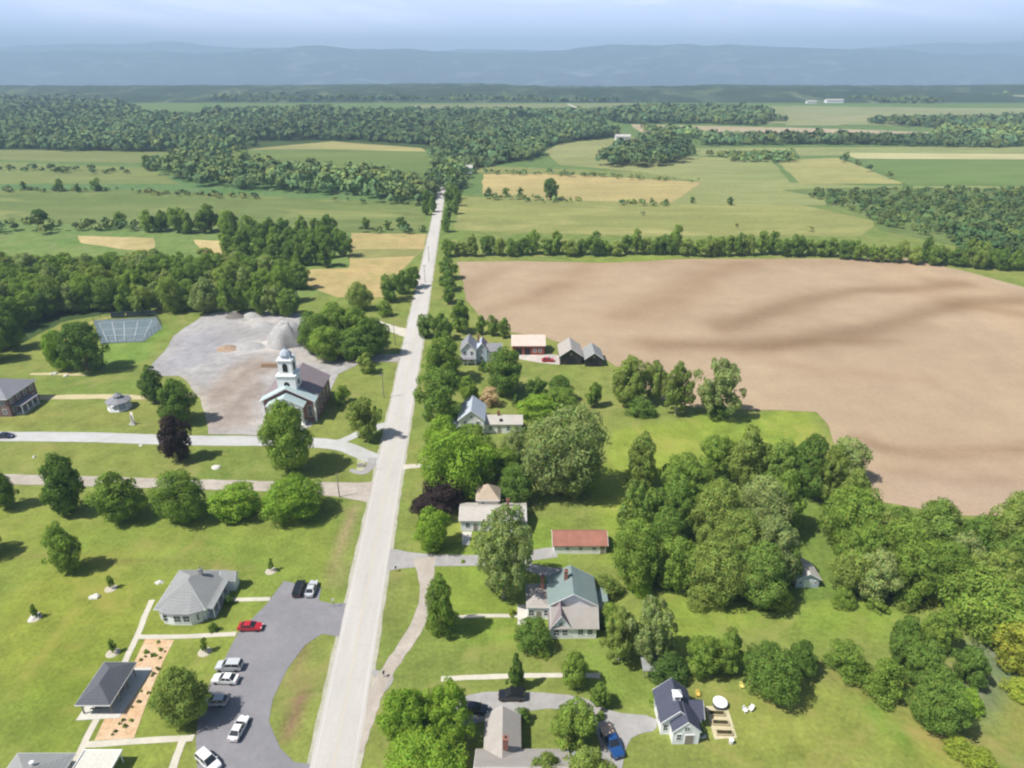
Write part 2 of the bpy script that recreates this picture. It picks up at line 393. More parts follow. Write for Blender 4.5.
sheet('gravel_yard', PX((143,374),(165,350),(174,336),(205,314),(235,311),(264,311),(300,313),(310,328),(304,345),(326,355),(403,354),(403,362),(365,362),(338,374),(326,398),(312,425),(295,436),(208,434),(206,418),(200,400),(190,385),(178,376),(150,376)), .050, M['gravel'], 3, .4, grid=3.0, patches=[
 ('poly', PX((205,395),(230,370),(262,355),(275,365),(265,400),(255,425),(210,425)), 7, (.92,.82,.72)),
 ('line', PX((216,400),(236,380),(262,366)), 2.5, (.8,.75,.72)), ('line', PX((232,418),(240,400),(262,385)), 2.0, (.76,.74,.74)),
 ('poly', PX((222,345),(285,340),(290,350),(225,352)), 4, (1.35,1.3,1.24)), ('poly', PX((240,322),(262,316),(275,322),(250,330)), 5, (1.25,1.22,1.18)),
 ('poly', PX((175,340),(215,325),(225,350),(170,375)), 6, (.92,.94,1.0)), ('line', PX((275,352),(330,362),(400,357)), 4, (1.1,1.04,.96)),
 ('line', PX((180,378),(196,390),(204,420)), 2, (1.12,1.1,.95))])
strip('dirt_drive', PX((26,399),(70,396.5),(120,397),(165,398),(203,394)), [3.6,3.4,3.2,3,4], .048, M['dirt_drive'], .3)
strip('dirt_drive', PX((30,374),(60,374),(90,375)), [1.6,2,1.2], .046, M['dirt_drive'], .3)
strip('field_track', PX((60,345),(90,322),(130,312),(200,308),(290,309),(310,316)), [3,3,3,3,3,3], .049, ground_mat('track_grass', (.33,.31,.1), (.27,.27,.08)), .6)
strip('side_road', PX((368,319),(384,325),(396,330),(412,334)), [3,4,6,9], .061, M['concrete'], .2)
# right-hand drives and walks
strip('driveway', PX((384,560),(420,560),(475,561),(515,558),(556,552)), [8,4.2,3.6,3.4,3.6], .052, M['drive'], .12)
strip('lane', PX((424,558),(427,580),(426,606),(412,636),(392,664),(376,690),(366,716),(352,752)), [5,3,2.8,2.8,2.6,2.8,3.4,3.6], .056, M['lane'], .15)
strip('driveway', PX((372,672),(390,678),(380,690)), [1.2,2.4,2], .048, M['drive'], .1)
strip('footpath', PX((450,618),(480,615.5),(524,616)), 1.0, .048, M['concrete'], .06)
strip('footpath', PX((441,679),(480,677),(560,675),(600,676)), 1.1, .048, M['concrete'], .06)
sheet('driveway', PX((440,716),(462,696),(490,691),(560,693),(592,700),(612,712),(657,716),(657,731),(640,733),(628,740),(622,768),(618,800),(594,800),(602,768),(600,740),(586,716),(556,708),(520,712),(488,720),(470,726),(440,730)), .05, M['drive'], 2, .12, smooth=1)
strip('driveway', PX((513,560),(540,572),(575,573)), [2,3,3], .047, M['drive'], .1)
strip('footpath', PX((403,467),(418,466),(432,465)), [2.6,1.8,1.8], .05, M['concrete'], .08)
sheet('gravel_yard', PX((517,354),(548,354),(562,356),(560,365),(540,363),(519,359)), .05, M['gravel'], 3, .3, patches=[('poly', PX((510,350),(570,350),(570,370),(510,370)), 3, (1.5,1.4,1.3))])
# visitor area walks
strip('footpath', PX((152,600),(144,618),(139,633),(128,655),(112,690),(95,722),(82,748),(70,775)), 1.15, .048, M['concrete'], .05)
strip('footpath', PX((139,637),(180,637),(236,634)), 1.1, .05, M['concrete'], .05)
strip('footpath', PX((226,600),(250,599.5),(270,599)), 1.1, .05, M['concrete'], .05)
strip('footpath', PX((84,745),(140,741),(194,738)), 1.2, .052, M['concrete'], .05)
strip('footpath', PX((183,740),(176,758),(168,785)), 1.2, .054, M['concrete'], .05)
sheet('plaza', PX((146,639),(174,640),(163,662),(152,690),(134,738),(94,741),(108,712),(128,675)), .045, M['mulch'], 1.5, .12)
# planted bed at the road corner
sheet('verge', PX((357,459),(363,457),(366,463),(362,472),(357,473)), .044, ground_mat('bed_stone', (.5,.47,.36), (.3,.32,.14), (.5,1,4), amt=.3), 1, .2)
# ================================================================ buildings
def roof_mat(name, col, var=.10):
    m, nt, b = new_mat(name)
    v = coord(nt)
    f = ramp(nt, noise(nt, .5, 5, .7, v), .3, .7)
    c = mixc(nt, f, tuple(x*(1-var) for x in col), tuple(x*(1+var*.6) for x in col))
    w = nd(nt, 'ShaderNodeTexWave', bands_direction='Z'); w.inputs['Scale'].default_value = 1.3
    w.inputs['Distortion'].default_value = .6
    nt.links.new(v, w.inputs['Vector'])
    c = mixc(nt, 1.0, c, mixc(nt, w.outputs['Fac'], (.9,)*3, (1.04,)*3), 'MULTIPLY')
    f2 = ramp(nt, noise(nt, 5, 3, .7, v), .25, .75)
    c = mixc(nt, 1.0, c, mixc(nt, f2, (.88,)*3, (1.1,)*3), 'MULTIPLY')
    nt.links.new(c, b.inputs['Base Color']); b.inputs['Roughness'].default_value = .85; b.inputs['Specular IOR Level'].default_value = .2
    return m
def siding(name, col, lines=3.2):
    m, nt, b = new_mat(name)
    v = coord(nt)
    w = nd(nt, 'ShaderNodeTexWave', bands_direction='Z', wave_profile='SAW'); w.inputs['Scale'].default_value = lines
    nt.links.new(v, w.inputs['Vector'])
    f = ramp(nt, noise(nt, .7, 4, .6, v), .3, .7)
    c = mixc(nt, f, tuple(x*.88 for x in col), col)
    c = mixc(nt, 1.0, c, mixc(nt, w.outputs['Fac'], (.93,)*3, (1,)*3), 'MULTIPLY')
    nt.links.new(c, b.inputs['Base Color']); b.inputs['Roughness'].default_value = .6
    return m
def brick(name, a, b_, mortar):
    m, nt, b = new_mat(name)
    t = nd(nt, 'ShaderNodeTexBrick'); t.inputs['Color1'].default_value = (*a,1); t.inputs['Color2'].default_value = (*b_,1); t.inputs['Mortar'].default_value = (*mortar,1)
    t.inputs['Scale'].default_value = 3.5; t.inputs['Mortar Size'].default_value = .02
    tc = nd(nt, 'ShaderNodeTexCoord'); sx = nd(nt, 'ShaderNodeSeparateXYZ'); cx = nd(nt, 'ShaderNodeCombineXYZ'); ad = nd(nt, 'ShaderNodeMath')
    nt.links.new(tc.outputs['Object'], sx.inputs[0]); nt.links.new(sx.outputs['X'], ad.inputs[0]); nt.links.new(sx.outputs['Y'], ad.inputs[1])
    nt.links.new(ad.outputs[0], cx.inputs['X']); nt.links.new(sx.outputs['Z'], cx.inputs['Y']); nt.links.new(cx.outputs[0], t.inputs['Vector'])
    f = ramp(nt, noise(nt, .5, 4, .6), .3, .7)
    nt.links.new(mixc(nt, 1.0, t.outputs['Color'], mixc(nt, f, (.8,)*3, (1.15,)*3), 'MULTIPLY'), b.inputs['Base Color']); b.inputs['Roughness'].default_value = .85
    return m
B = dict(
 white=siding('white_siding', (.86,.86,.87)), trim=mat('white_trim', (.86,.86,.85), .5, .05), cream=siding('cream_siding', (.68,.64,.54)),
 blue=siding('pale_blue_siding', (.50,.58,.72)), red=siding('red_boards', (.30,.07,.045), 1.5), black=siding('black_boards', (.035,.03,.03), 1.5),
 brick=brick('red_brick', (.30,.115,.085), (.24,.09,.07), (.35,.3,.27)), brickdark=brick('dark_brick', (.22,.10,.09), (.16,.08,.075), (.3,.27,.26)),
 glass=None, dark=mat('dark_opening', (.02,.02,.024), .5), wood=mat('grey_wood', (.30,.26,.21), .8, .15, 3), stone=mat('foundation_stone', (.35,.34,.32), .9, .15, 3),
 r_grey=roof_mat('grey_shingles', (.27,.275,.27)), r_dark=roof_mat('charcoal_shingles', (.105,.11,.125)), r_slate=roof_mat('blue_grey_shingles', (.075,.08,.115)),
 r_tan=roof_mat('tan_grey_shingles', (.37,.34,.31)), r_green=roof_mat('green_shingles', (.19,.245,.235)), r_red=roof_mat('orange_red_metal', (.34,.15,.11), .22),
 r_pink=roof_mat('faded_pink_metal', (.62,.50,.43)), r_white=roof_mat('white_metal', (.46,.43,.39), .12), r_pale=roof_mat('pale_blue_metal', (.42,.46,.52), .1),
 r_mauve=roof_mat('mauve_shingles', (.24,.195,.205)), r_patina=roof_mat('patina_metal', (.42,.52,.52)), r_brown=roof_mat('tan_brown_shingles', (.45,.36,.27)),
 r_mid=roof_mat('mid_grey_shingles', (.24,.24,.26)), brick_red=mat('chimney_brick', (.3,.14,.1), .9, .2, 4), bare=mat('light_stone', (.58,.56,.5), .8, .1, 3),
)
def glass_mat():
    m, nt, b = new_mat('window_glass'); b.inputs['Base Color'].default_value = (.035,.045,.06,1); b.inputs['Roughness'].default_value = .12
    f = noise(nt, 1.5); nt.links.new(mixc(nt, f, (.02,.028,.04), (.07,.085,.1)), b.inputs['Base Color'])
    return m
B['glass'] = glass_mat()

def window(par, x, y, z, side, w=.95, h=1.35, mm='trim'):
    """side: F (towards -y), B, L, R; x, y on the wall face"""
    a = {'F':0, 'B':math.pi, 'R':math.pi/2, 'L':-math.pi/2}[side]
    t = .1; b = MB()
    b.box(-w/2-t,-.05,-t,w/2+t,.03,0).box(-w/2-t,-.05,h,w/2+t,.03,h+t).box(-w/2-t,-.05,0,-w/2,.03,h).box(w/2,-.05,0,w/2+t,.03,h).box(-w/2,-.035,h/2-.03,w/2,.03,h/2+.03).box(-.02,-.03,0,.02,.03,h)
    o = b.build('window', B[mm], par, (x,y,z), a)
    MB().box(-w/2,-.02,0,w/2,.02,h).build('pane', B['glass'], o)
    return o
def door(par, x, y, side, w=1.0, h=2.05, m='wood', z=.1):
    a = {'F':0, 'B':math.pi, 'R':math.pi/2, 'L':-math.pi/2}[side]
    o = MB().box(-w/2,-.05,0,w/2,.03,h).build('door', B[m], par, (x,y,z), a)
    MB().box(-w/2-.1,-.045,0,-w/2-.002,.03,h+.1).box(w/2+.002,-.045,0,w/2+.1,.03,h+.1).box(-w/2,-.045,h+.002,w/2,.03,h+.1).build('frame', B['trim'], o)
    MB().box(w/2-.16,-.1,.95,w/2-.1,-.052,1.05).build('handle', B['r_dark'], o)
    return o
def walls(par, x0, y0, x1, y1, h, m, gable=None, gh=0, z0=0, name='wall'):
    b = MB()
    if gable == 'Y':   # ridge along y: gables face front and back
        xm = (x0+x1)/2
        b.v += [(x0,y0,z0),(x1,y0,z0),(x1,y0,h),(xm,y0,h+gh),(x0,y0,h),(x0,y1,z0),(x1,y1,z0),(x1,y1,h),(xm,y1,h+gh),(x0,y1,h)]
        b.f += [(0,1,2,3,4),(6,5,9,8,7),(1,6,7,2),(5,0,4,9),(2,7,8,3),(4,3,8,9),(0,5,6,1)]
    elif gable == 'X':
        ym = (y0+y1)/2
        b.v += [(x0,y0,z0),(x0,y1,z0),(x0,y1,h),(x0,ym,h+gh),(x0,y0,h),(x1,y0,z0),(x1,y1,z0),(x1,y1,h),(x1,ym,h+gh),(x1,y0,h)]
        b.f += [(1,0,4,3,2),(5,6,7,8,9),(0,5,9,4),(6,1,2,7),(4,9,8,3),(3,8,7,2),(0,1,6,5)]
    else: b.box(x0,y0,z0,x1,y1,h)
    return b.build(name, B[m], par)
def gable_roof(par, x0, y0, x1, y1, h, rh, axis, m, ov=.4, th=.14, name='roof', trim=True):
    """two slabs with thickness, meeting at a ridge along axis"""
    b = MB(); f = MB()
    if axis == 'Y': c0, c1, e0, e1 = x0, x1, y0-ov, y1+ov
    else: c0, c1, e0, e1 = y0, y1, x0-ov, x1+ov
    mid = (c0+c1)/2; half = (c1-c0)/2; sl = rh/half; drop = ov*sl
    prof = [(c0-ov, h-drop+.02), (mid, h+rh+.02), (c1+ov, h-drop+.02), (c1+ov, h-drop+.02+th), (mid, h+rh+.02+th*1.3), (c0-ov, h-drop+.02+th)]
    def put(bb, c, e, z): bb.v.append((c, e, z) if axis == 'Y' else (e, c, z))
    for e in (e0, e1):
        for c, z in prof: put(b, c, e, z)
    fl = axis == 'X'
    fs = [(0,1,4,5),(1,2,3,4),(11,10,7,6)[::-1][::-1],(10,9,8,7)]
    fs = [(0,1,4,5),(1,2,3,4),(6,11,10,7),(7,10,9,8),(5,4,10,11),(4,3,9,10),(0,6,7,1),(1,7,8,2),(2,8,9,3),(0,5,11,6)]
    b.f += fs
    o = b.build(name, B[m], par)
    bm = bmesh.new(); bm.from_mesh(o.data); bmesh.ops.recalc_face_normals(bm, faces=bm.faces); bm.to_mesh(o.data); bm.free()
    if trim:
        for e, s in ((e0, -1), (e1, 1)):
            t = MB()
            for (ca, za), (cb, zb) in ((prof[0], prof[1]), (prof[1], prof[2])):
                i = len(t.v)
                for ee in (e+s*.01, e+s*.07):
                    put(t, ca, ee, za-.1); put(t, cb, ee, zb-.1); put(t, cb, ee, zb+th*.9); put(t, ca, ee, za+th*.9)
                t.f += [tuple(i+k for k in q) for q in ((0,1,2,3),(7,6,5,4),(0,4,5,1),(1,5,6,2),(2,6,7,3),(3,7,4,0))]
            t.build('barge_board', B['trim'], o)
    return o
def hip_roof(par, x0, y0, x1, y1, h, rh, m, ov=.5, th=.16, name='roof', inset=None):
    x0-=ov; y0-=ov; x1+=ov; y1+=ov; w, d = x1-x0, y1-y0
    s = min(w, d)/2 if inset is None else inset
    if w >= d: r = [(x0+s, (y0+y1)/2), (x1-s, (y0+y1)/2)]
    else: r = [((x0+x1)/2, y0+s), ((x0+x1)/2, y1-s)]
    b = MB(); b.v += [(x0,y0,h),(x1,y0,h),(x1,y1,h),(x0,y1,h)] + [(x0,y0,h+th),(x1,y0,h+th),(x1,y1,h+th),(x0,y1,h+th)] + [(p[0],p[1],h+th+rh) for p in r]
    b.f += [(0,3,2,1),(0,1,5,4),(1,2,6,5),(2,3,7,6),(3,0,4,7)]
    if w >= d: b.f += [(4,5,9,8),(6,7,8,9),(7,4,8),(5,6,9)]
    else: b.f += [(4,5,8),(5,6,9,8),(6,7,9),(7,4,8,9)]
    o = b.build(name, B[m], par)
    MB().box(x0-.03,y0-.04,h-.06,x1+.03,y0-.003,h+th-.02).box(x0-.03,y1+.003,h-.06,x1+.03,y1+.04,h+th-.02).box(x0-.04,y0-.001,h-.06,x0-.003,y1+.001,h+th-.02).box(x1+.003,y0-.001,h-.06,x1+.04,y1+.001,h+th-.02).build('gutter', B['trim'], o)
    return o
def shed_roof(par, x0, y0, x1, y1, z_front, z_back, m, ov=.3, th=.12, name='roof'):
    x0-=ov; x1+=ov; k = (z_back-z_front)/(y1-y0); ya, yb = y0-ov, y1; za = z_front-ov*k
    b = MB(); b.v += [(x0,ya,za),(x1,ya,za),(x1,yb,z_back),(x0,yb,z_back),(x0,ya,za+th),(x1,ya,za+th),(x1,yb,z_back+th),(x0,yb,z_back+th)]
    for f in ((0,3,2,1),(4,5,6,7),(0,1,5,4),(1,2,6,5),(2,3,7,6),(3,0,4,7)): b.f.append(f)
    return b.build(name, B[m], par)
def chimney(par, x, y, z0, z1, w=.7, m='brick_red'):
    o = MB().box(x-w/2,y-w/2,z0,x+w/2,y+w/2,z1).box(x-w/2-.06,y-w/2-.06,z1+.002,x+w/2+.06,y+w/2+.06,z1+.14).build('chimney', B[m], par)
    MB().lathe([(.13,z1+.14),(.13,z1+.42)], 10, x, y).build('flue', B['dark'], o)
def post(par, x, y, h, w=.14, m='trim', name='post', z0=0):
    return MB().box(x-w/2,y-w/2,z0,x+w/2,y+w/2,h).build(name, B[m], par)

# --- visitor building (grey hip roof, white bay front)
t = thing('visitor_building', 'white one-storey building with grey hipped roof and three-sided window bay', 'building', (-69.8,101.3,0))
walls(t, .2, 1.4, 9.3, 11.8, 3.0, 'white'); hip_roof(t, .2, 1.4, 9.3, 11.8, 3.0, 2.9, 'r_grey', .55)
bay = MB().extr([(.6,1.39),(1.5,.3),(3.6,-.1),(7.0,-.1),(8.8,.9),(8.8,1.39)], 0, 2.95).build('bay', B['white'], t)
b = MB(); ring = [(.1,1.4),(1.2,.0),(3.4,-.5),(7.2,-.5),(9.3,.5),(9.6,1.4)]
i = len(b.v); b.v += [(x,y,2.97) for x,y in ring]+[(x,y,3.12) for x,y in ring]+[(3.6,4.9,5.2),(5.9,4.9,5.3)]
b.f += [(0,1,2,3,4,5)[::-1]]+[(k,k+1,k+7,k+6) for k in range(5)]+[(6,7,12),(7,8,12),(8,9,13,12),(9,10,13),(10,11,13)]
b.build('roof', B['r_grey'], t)
for x, y in ((2.2,-.0+.17),(4.4,-.12),(6.2,-.12)): window(t, x, y-.02, .9, 'F', 1.25, 1.5)
window(t, 8.0, .44, .9, 'F', .9, 1.4)
for k in range(3): window(t, 9.32, 3.2+k*2.3, .9, 'R', 1.3, 1.5)
door(t, 9.32, 9.9, 'R', 1.6, 2.1, 'glass')
dk = MB().box(9.35,1.8,.05,10.9,11.6,.2).build('porch_floor', B['bare'], t)
for k in range(5): post(t, 10.7, 2.0+k*2.3, 2.9, .18, 'trim', 'column')
b = MB(); b.v += [(9.85,1.2,3.02),(11.1,1.2,2.86),(11.1,12,2.86),(9.85,12,3.02),(9.85,1.2,3.17),(11.1,1.2,2.97),(11.1,12,2.97),(9.85,12,3.17)]
for f in ((0,3,2,1),(4,5,6,7),(0,1,5,4),(1,2,6,5),(2,3,7,6),(3,0,4,7)): b.f.append(f)
b.build('porch_roof', B['r_grey'], t)
walls(t, 9.5, 9.6, 12.0, 11.9, 2.9, 'white', 'X', 1.2, 0, 'entrance_wall'); gable_roof(t, 9.4, 9.6, 12.0, 11.9, 2.9, 1.2, 'X', 'r_grey', .3)
chimney(t, 6.2, 8.6, 4.2, 6.6, .6, 'stone')

# --- open picnic pavilion
t = thing('picnic_pavilion', 'open picnic pavilion with charcoal hipped roof beside the orange planted bed', 'pavilion', (-72.6,80.6,0))
MB().extr([(-.6,-.9),(6.4,-.4),(7.0,10.2),(-.6,10.0)], 0.0, .12).build('slab', B['bare'], t)
hip_roof(t, 0, .2, 5.0, 8.4, 2.75, 1.75, 'r_dark', .45)
for x in (.1, 4.9):
    for y in (.4, 3.0, 5.6, 8.2): post(t, x, y, 2.8, .2, 'wood', 'post', .12)
MB().box(.1,.3,2.55,4.9,.5,2.748).box(.1,8.1,2.55,4.9,8.3,2.748).box(0,.51,2.55,.2,8.09,2.748).box(4.8,.51,2.55,5,8.09,2.748).build('beam', B['wood'], t)
def picnic_table(x, y, z, rz, label):
    t = thing('picnic_table', label, 'table', (x,y,z), rz, 'picnic tables under and beside the pavilion')
    MB().box(-.9,-.38,.70,.9,.38,.75).build('tabletop', B['wood'], t)
    for s in (-1,1): MB().box(-.9,s*.72-.14,.42,.9,s*.72+.14,.46).build('bench', B['wood'], t)
    for s in (-1,1): MB().tube((s*.6,-.65,0),(s*.6,-.2,.7),.05,.05,6).tube((s*.6,.65,0),(s*.6,.2,.7),.05,.05,6).box(s*.6-.04,-.8,.34,s*.6+.04,.8,.415).build('leg', B['wood'], t)
for i, (x, y) in enumerate(((-70.9,82.4),(-69.0,85.0),(-71.0,87.2))): picnic_table(x, y, .122, .1, 'wooden picnic table in the shade under the pavilion roof')

# --- bottom-left roof and pale flat canopy
t = thing('park_shelter', 'grey-roofed shelter cut by the lower edge of the photo', 'building', (-76.4,62.6,0))
walls(t, .5, .3, 7.6, 8.4, 2.8, 'cream'); hip_roof(t, 0, 0, 8.2, 8.6, 2.8, 2.0, 'r_grey', .4)
window(t, 7.62, 6, 1, 'R'); window(t, 7.62, 3, 1, 'R'); door(t, 3, .28, 'F')
MB().lathe([(.25,4.0),(.25,4.9),(.32,4.92),(.32,5.0)], 10, 4.2, 6.0).build('vent', B['trim'], t)
t = thing('flat_canopy', 'low pale flat-topped canopy with white border at the lower edge', 'canopy', (-67.0,68.2,0))
MB().box(0,0,2.3,5.8,4.2,2.42).build('roof', B['bare'], t)
MB().box(-.1,-.1,2.25,5.9,-.002,2.6).box(-.1,4.202,2.25,5.9,4.3,2.6).box(-.1,0,2.25,-.002,4.2,2.6).box(5.802,0,2.25,5.9,4.2,2.6).build('border', B['trim'], t)
for x in (.2, 5.6):
    for y in (.2, 4.0): post(t, x, y, 2.3)

# --- church
t = thing('church', 'brick church with white belfry tower and columned portico', 'church', (-76,185.6,0))
walls(t, 0, 0, 16, 17.8, 7.3, 'brick', 'Y', 4.2)
gable_roof(t, 0, 2.6, 16, 17.8, 7.3, 4.2, 'Y', 'r_mauve', .5, .2)
gable_roof(t, 0, -.5, 16, 2.05, 7.3, 4.2, 'Y', 'r_patina', .5, .24)
for k in range(4): window(t, 16.02, 2.6+k*4.0, 1.8, 'R', 1.3, 3.8); window(t, -.02, 2.6+k*4.0, 1.8, 'L', 1.3, 3.8)
for x in (1.7, 14.3): window(t, x, -.02, 1.8, 'F', 1.2, 3.6)
for x in (-.15, 15.5): MB().box(x,-.18,0,x+.65,-.003,7.2).build('corner_pilaster', B['trim'], t)
pt = MB().box(2.6,-3.6,0,13.4,-.02,.6).box(2.0,-4.3,0,14,-3.61,.3).build('portico_steps', B['bare'], t)
for x in (3.3, 6.4, 9.6, 12.7):
    MB().lathe([(.62,.6),(.62,.75),(.46,.85),(.40,5.9),(.5,6.0),(.62,6.15),(.62,6.3)], 16, x, -3.0).build('column', B['trim'], t)
MB().box(2.6,-3.6,6.302,13.4,-.52,7.0).build('entablature', B['trim'], t)
walls(t, 2.6, -3.5, 13.4, -.54, 7.02, 'trim', 'Y', 2.7, 6.98, 'pediment'); gable_roof(t, 2.6, -3.6, 13.4, -.56, 7.02, 2.7, 'Y', 'r_patina', .35, .2)
door(t, 8, -.03, 'F', 1.8, 3.2, 'r_patina', .6)
for x in (4.8, 11.2): window(t, x, -.03, 1.6, 'F', 1.0, 2.6)
tw = MB().box(5.2,.9,7.0,10.8,6.3,14.6).build('tower_base', B['trim'], t)
MB().box(4.95,.65,14.602,11.05,6.55,14.95).build('cornice', B['trim'], tw)
def opening(par, x, y, z, side, w, h, rnd=False):
    a = {'F':0, 'B':math.pi, 'R':math.pi/2, 'L':-math.pi/2}[side]; b = MB(); n = 14
    pts = [( -w/2, 0), (w/2, 0)]+[(w/2*math.cos(math.pi*k/n), h-w/2+w/2*math.sin(math.pi*k/n)) for k in range(n+1)] if not rnd else [(w/2*math.cos(2*math.pi*k/20), w/2*math.sin(2*math.pi*k/20)) for k in range(20)]
    i = len(pts); b.v += [(p,-.05,q) for p,q in pts]+[(p,.02,q) for p,q in pts]; b.f += [tuple(range(i))]+[(k,(k+1)%i+0,(k+1)%i+i,k+i) for k in range(i)]
    return b.build('louvre', B['dark'], par, (x,y,z), a)
opening(tw, 8, .88, 12.0, 'F', 1.7, 1.7, True); opening(tw, 10.82, 3.6, 12.0, 'R', 1.7, 1.7, True)
st = MB().box(5.9,1.5,14.95,10.1,5.7,19.4).build('belfry', B['trim'], t)
MB().box(5.65,1.25,19.402,10.35,5.95,19.75).build('cornice', B['trim'], st)
for s, x, y in (('F',8,1.48),('R',10.12,3.6),('L',5.88,3.6),('B',8,5.72)): opening(st, x, y, 15.9, s, 1.5, 2.7)
MB().lathe([(1.75,19.75),(1.75,20.9),(1.9,20.95),(1.7,21.3),(1.3,21.9),(.7,22.35),(.2,22.6),(.08,23.6)], 8, 8, 3.6, .5).build('dome', B['r_pale'], t)
for x in (6.1, 9.9):
    for y in (1.7, 5.5): MB().lathe([(.2,19.75),(.2,20.3),(.02,20.9)], 6, x, y).build('finial', B['trim'], st)

# --- brick house at the left edge
t = thing('brick_house', 'two-storey brick house with grey pyramid roof at the left edge', 'house', (-173.5,188.5,0))
walls(t, 0, 0, 17.5, 13.5, 6.2, 'brickdark'); hip_roof(t, 0, 0, 17.5, 13.5, 6.2, 3.8, 'r_mid', .6)
for k in range(6):
    for z in (1.0, 3.9): window(t, 1.6+k*2.85, -.02, z, 'F', 1.0, 1.5)
for k in range(4):
    for z in (1.0, 3.9): window(t, 17.52, 2+k*3.1, z, 'R', 1.0, 1.5)
MB().box(17.52,1.5,0,20.4,9.5,.3).build('porch_floor', B['bare'], t)
for y in (1.8, 4.3, 6.8, 9.2): post(t, 20.1, y, 2.9, .25, 'trim', 'column', .3)
MB().box(17.55,1.2,2.902,20.7,9.8,3.2).build('porch_roof', B['r_mid'], t)
MB().box(-.1,-.2,6.0,17.6,-.03,6.195).build('cornice', B['trim'], t)
chimney(t, 5.5, 6.5, 8, 11.2, .9)

# --- gazebo
gx, gy = -125.4, 194.6
t = thing('gazebo', 'small white octagonal gazebo with two-tier grey roof by the dirt drive', 'gazebo', (gx,gy,0))
MB().lathe([(3.6,0),(3.6,.45)], 8, 0, 0, .5).build('floor', B['trim'], t)
MB().lathe([(3.9,2.7),(3.9,2.85),(1.3,3.9)], 8, 0, 0, .5).build('roof', B['r_mid'], t)
MB().lathe([(1.15,3.9),(1.15,4.4),(1.5,4.42),(.1,5.4),(.05,5.9)], 8, 0, 0, .5).build('cupola', B['r_mid'], t)
for k in range(8):
    a = 2*math.pi*(k+.5)/8; post(t, 3.35*math.cos(a), 3.35*math.sin(a), 2.72, .16, 'trim', 'post', .45)
b = MB()
for k in range(8):
    if k == 6: continue
    a0 = 2*math.pi*(k+.5)/8; a1 = 2*math.pi*(k+1.5)/8
    for z in (.6, 1.25): b.tube((3.3*math.cos(a0),3.3*math.sin(a0),z),(3.3*math.cos(a1),3.3*math.sin(a1),z),.05,.05,5)
    for j in range(1, 8):
        f = j/8; x = 3.3*(math.cos(a0)*(1-f)+math.cos(a1)*f); y = 3.3*(math.sin(a0)*(1-f)+math.sin(a1)*f); b.box(x-.03,y-.03,.5,x+.03,y+.03,1.25)
b.build('railing', B['trim'], t)

# --- house with green roof
t = thing('green_roofed_house', 'white house with green shingle roof and white front gable', 'house', (7.7,97.8,0))
walls(t, 0, 0, 8.4, 4.6, 3.0, 'white', 'X', 2.6, 0); gable_roof(t, 0, 0, 8.4, 4.6, 3.0, 2.6, 'X', 'r_tan', .35)
walls(t, -.4, -.05, 3.6, 4.0, 2.9, 'white', 'Y', 3.0, 0, 'gable_wall'); gable_roof(t, -.4, -.05, 3.6, 3.9, 2.9, 3.0, 'Y', 'r_mauve', .32, .12)
walls(t, -.3, 4.0, 8.6, 11.4, 5.0, 'white', 'Y', 2.7); gable_roof(t, -.3, 4.0, 8.6, 11.4, 5.0, 2.7, 'Y', 'r_green', .45)
walls(t, -4.6, 5.0, -.32, 11.2, 3.2, 'white'); shed = hip_roof(t, -4.6, 5.0, -.75, 11.2, 3.2, 1.0, 'r_tan', .25)
for x in (.8, 2.4): window(t, x, -.07, .9, 'F')
window(t, 1.6, -.07, 3.2, 'F', .7, .9); window(t, 5.4, -.02, 1.0, 'F'); window(t, 7.2, -.02, 1.0, 'F'); door(t, -2.4, 4.98, 'F'); window(t, -.9, 4.98, 1, 'F'); window(t, -3.9, 4.98, 1, 'F')
for k in range(2): window(t, 8.62, 5.4+k*3.4, 1, 'R'); window(t, 8.62, 5.4+k*3.4, 3.3, 'R')
for k in range(2): window(t, -4.62, 6.4+k*2.6, 1, 'L')
MB().box(-6.6,4.4,0,-4.62,8.6,.45).box(-6.6,3.4,0,-4.9,4.39,.22).build('deck', B['bare'], t); chimney(t, 3.0, 8.5, 7.0, 9.2); chimney(t, -1.6, 9.6, 3.8, 6.8, .6)
walls(t, 8.62, 7.2, 11.2, 10.8, 2.6, 'white', None, 0, 0, 'wing_wall'); MB().box(8.66,6.9,2.62,11.5,11.1,2.8).build('roof', B['r_green'], t)

# --- garage with orange-red roof
t = thing('garage', 'long white garage with orange-red metal roof', 'garage', (9.4,122.8,0))
walls(t, 0, 0, 11.7, 5.2, 2.5, 'white', 'X', 1.7); gable_roof(t, 0, 0, 11.7, 5.2, 2.5, 1.7, 'X', 'r_red', .35)
for x in (3.0, 6.0, 9.0): window(t, x, -.02, 1.0, 'F', .8, .8)
MB().box(-.06,.9,.02,-.003,4.3,2.2).build('garage_door', B['trim'], t); door(t, 10.9, -.03, 'F')

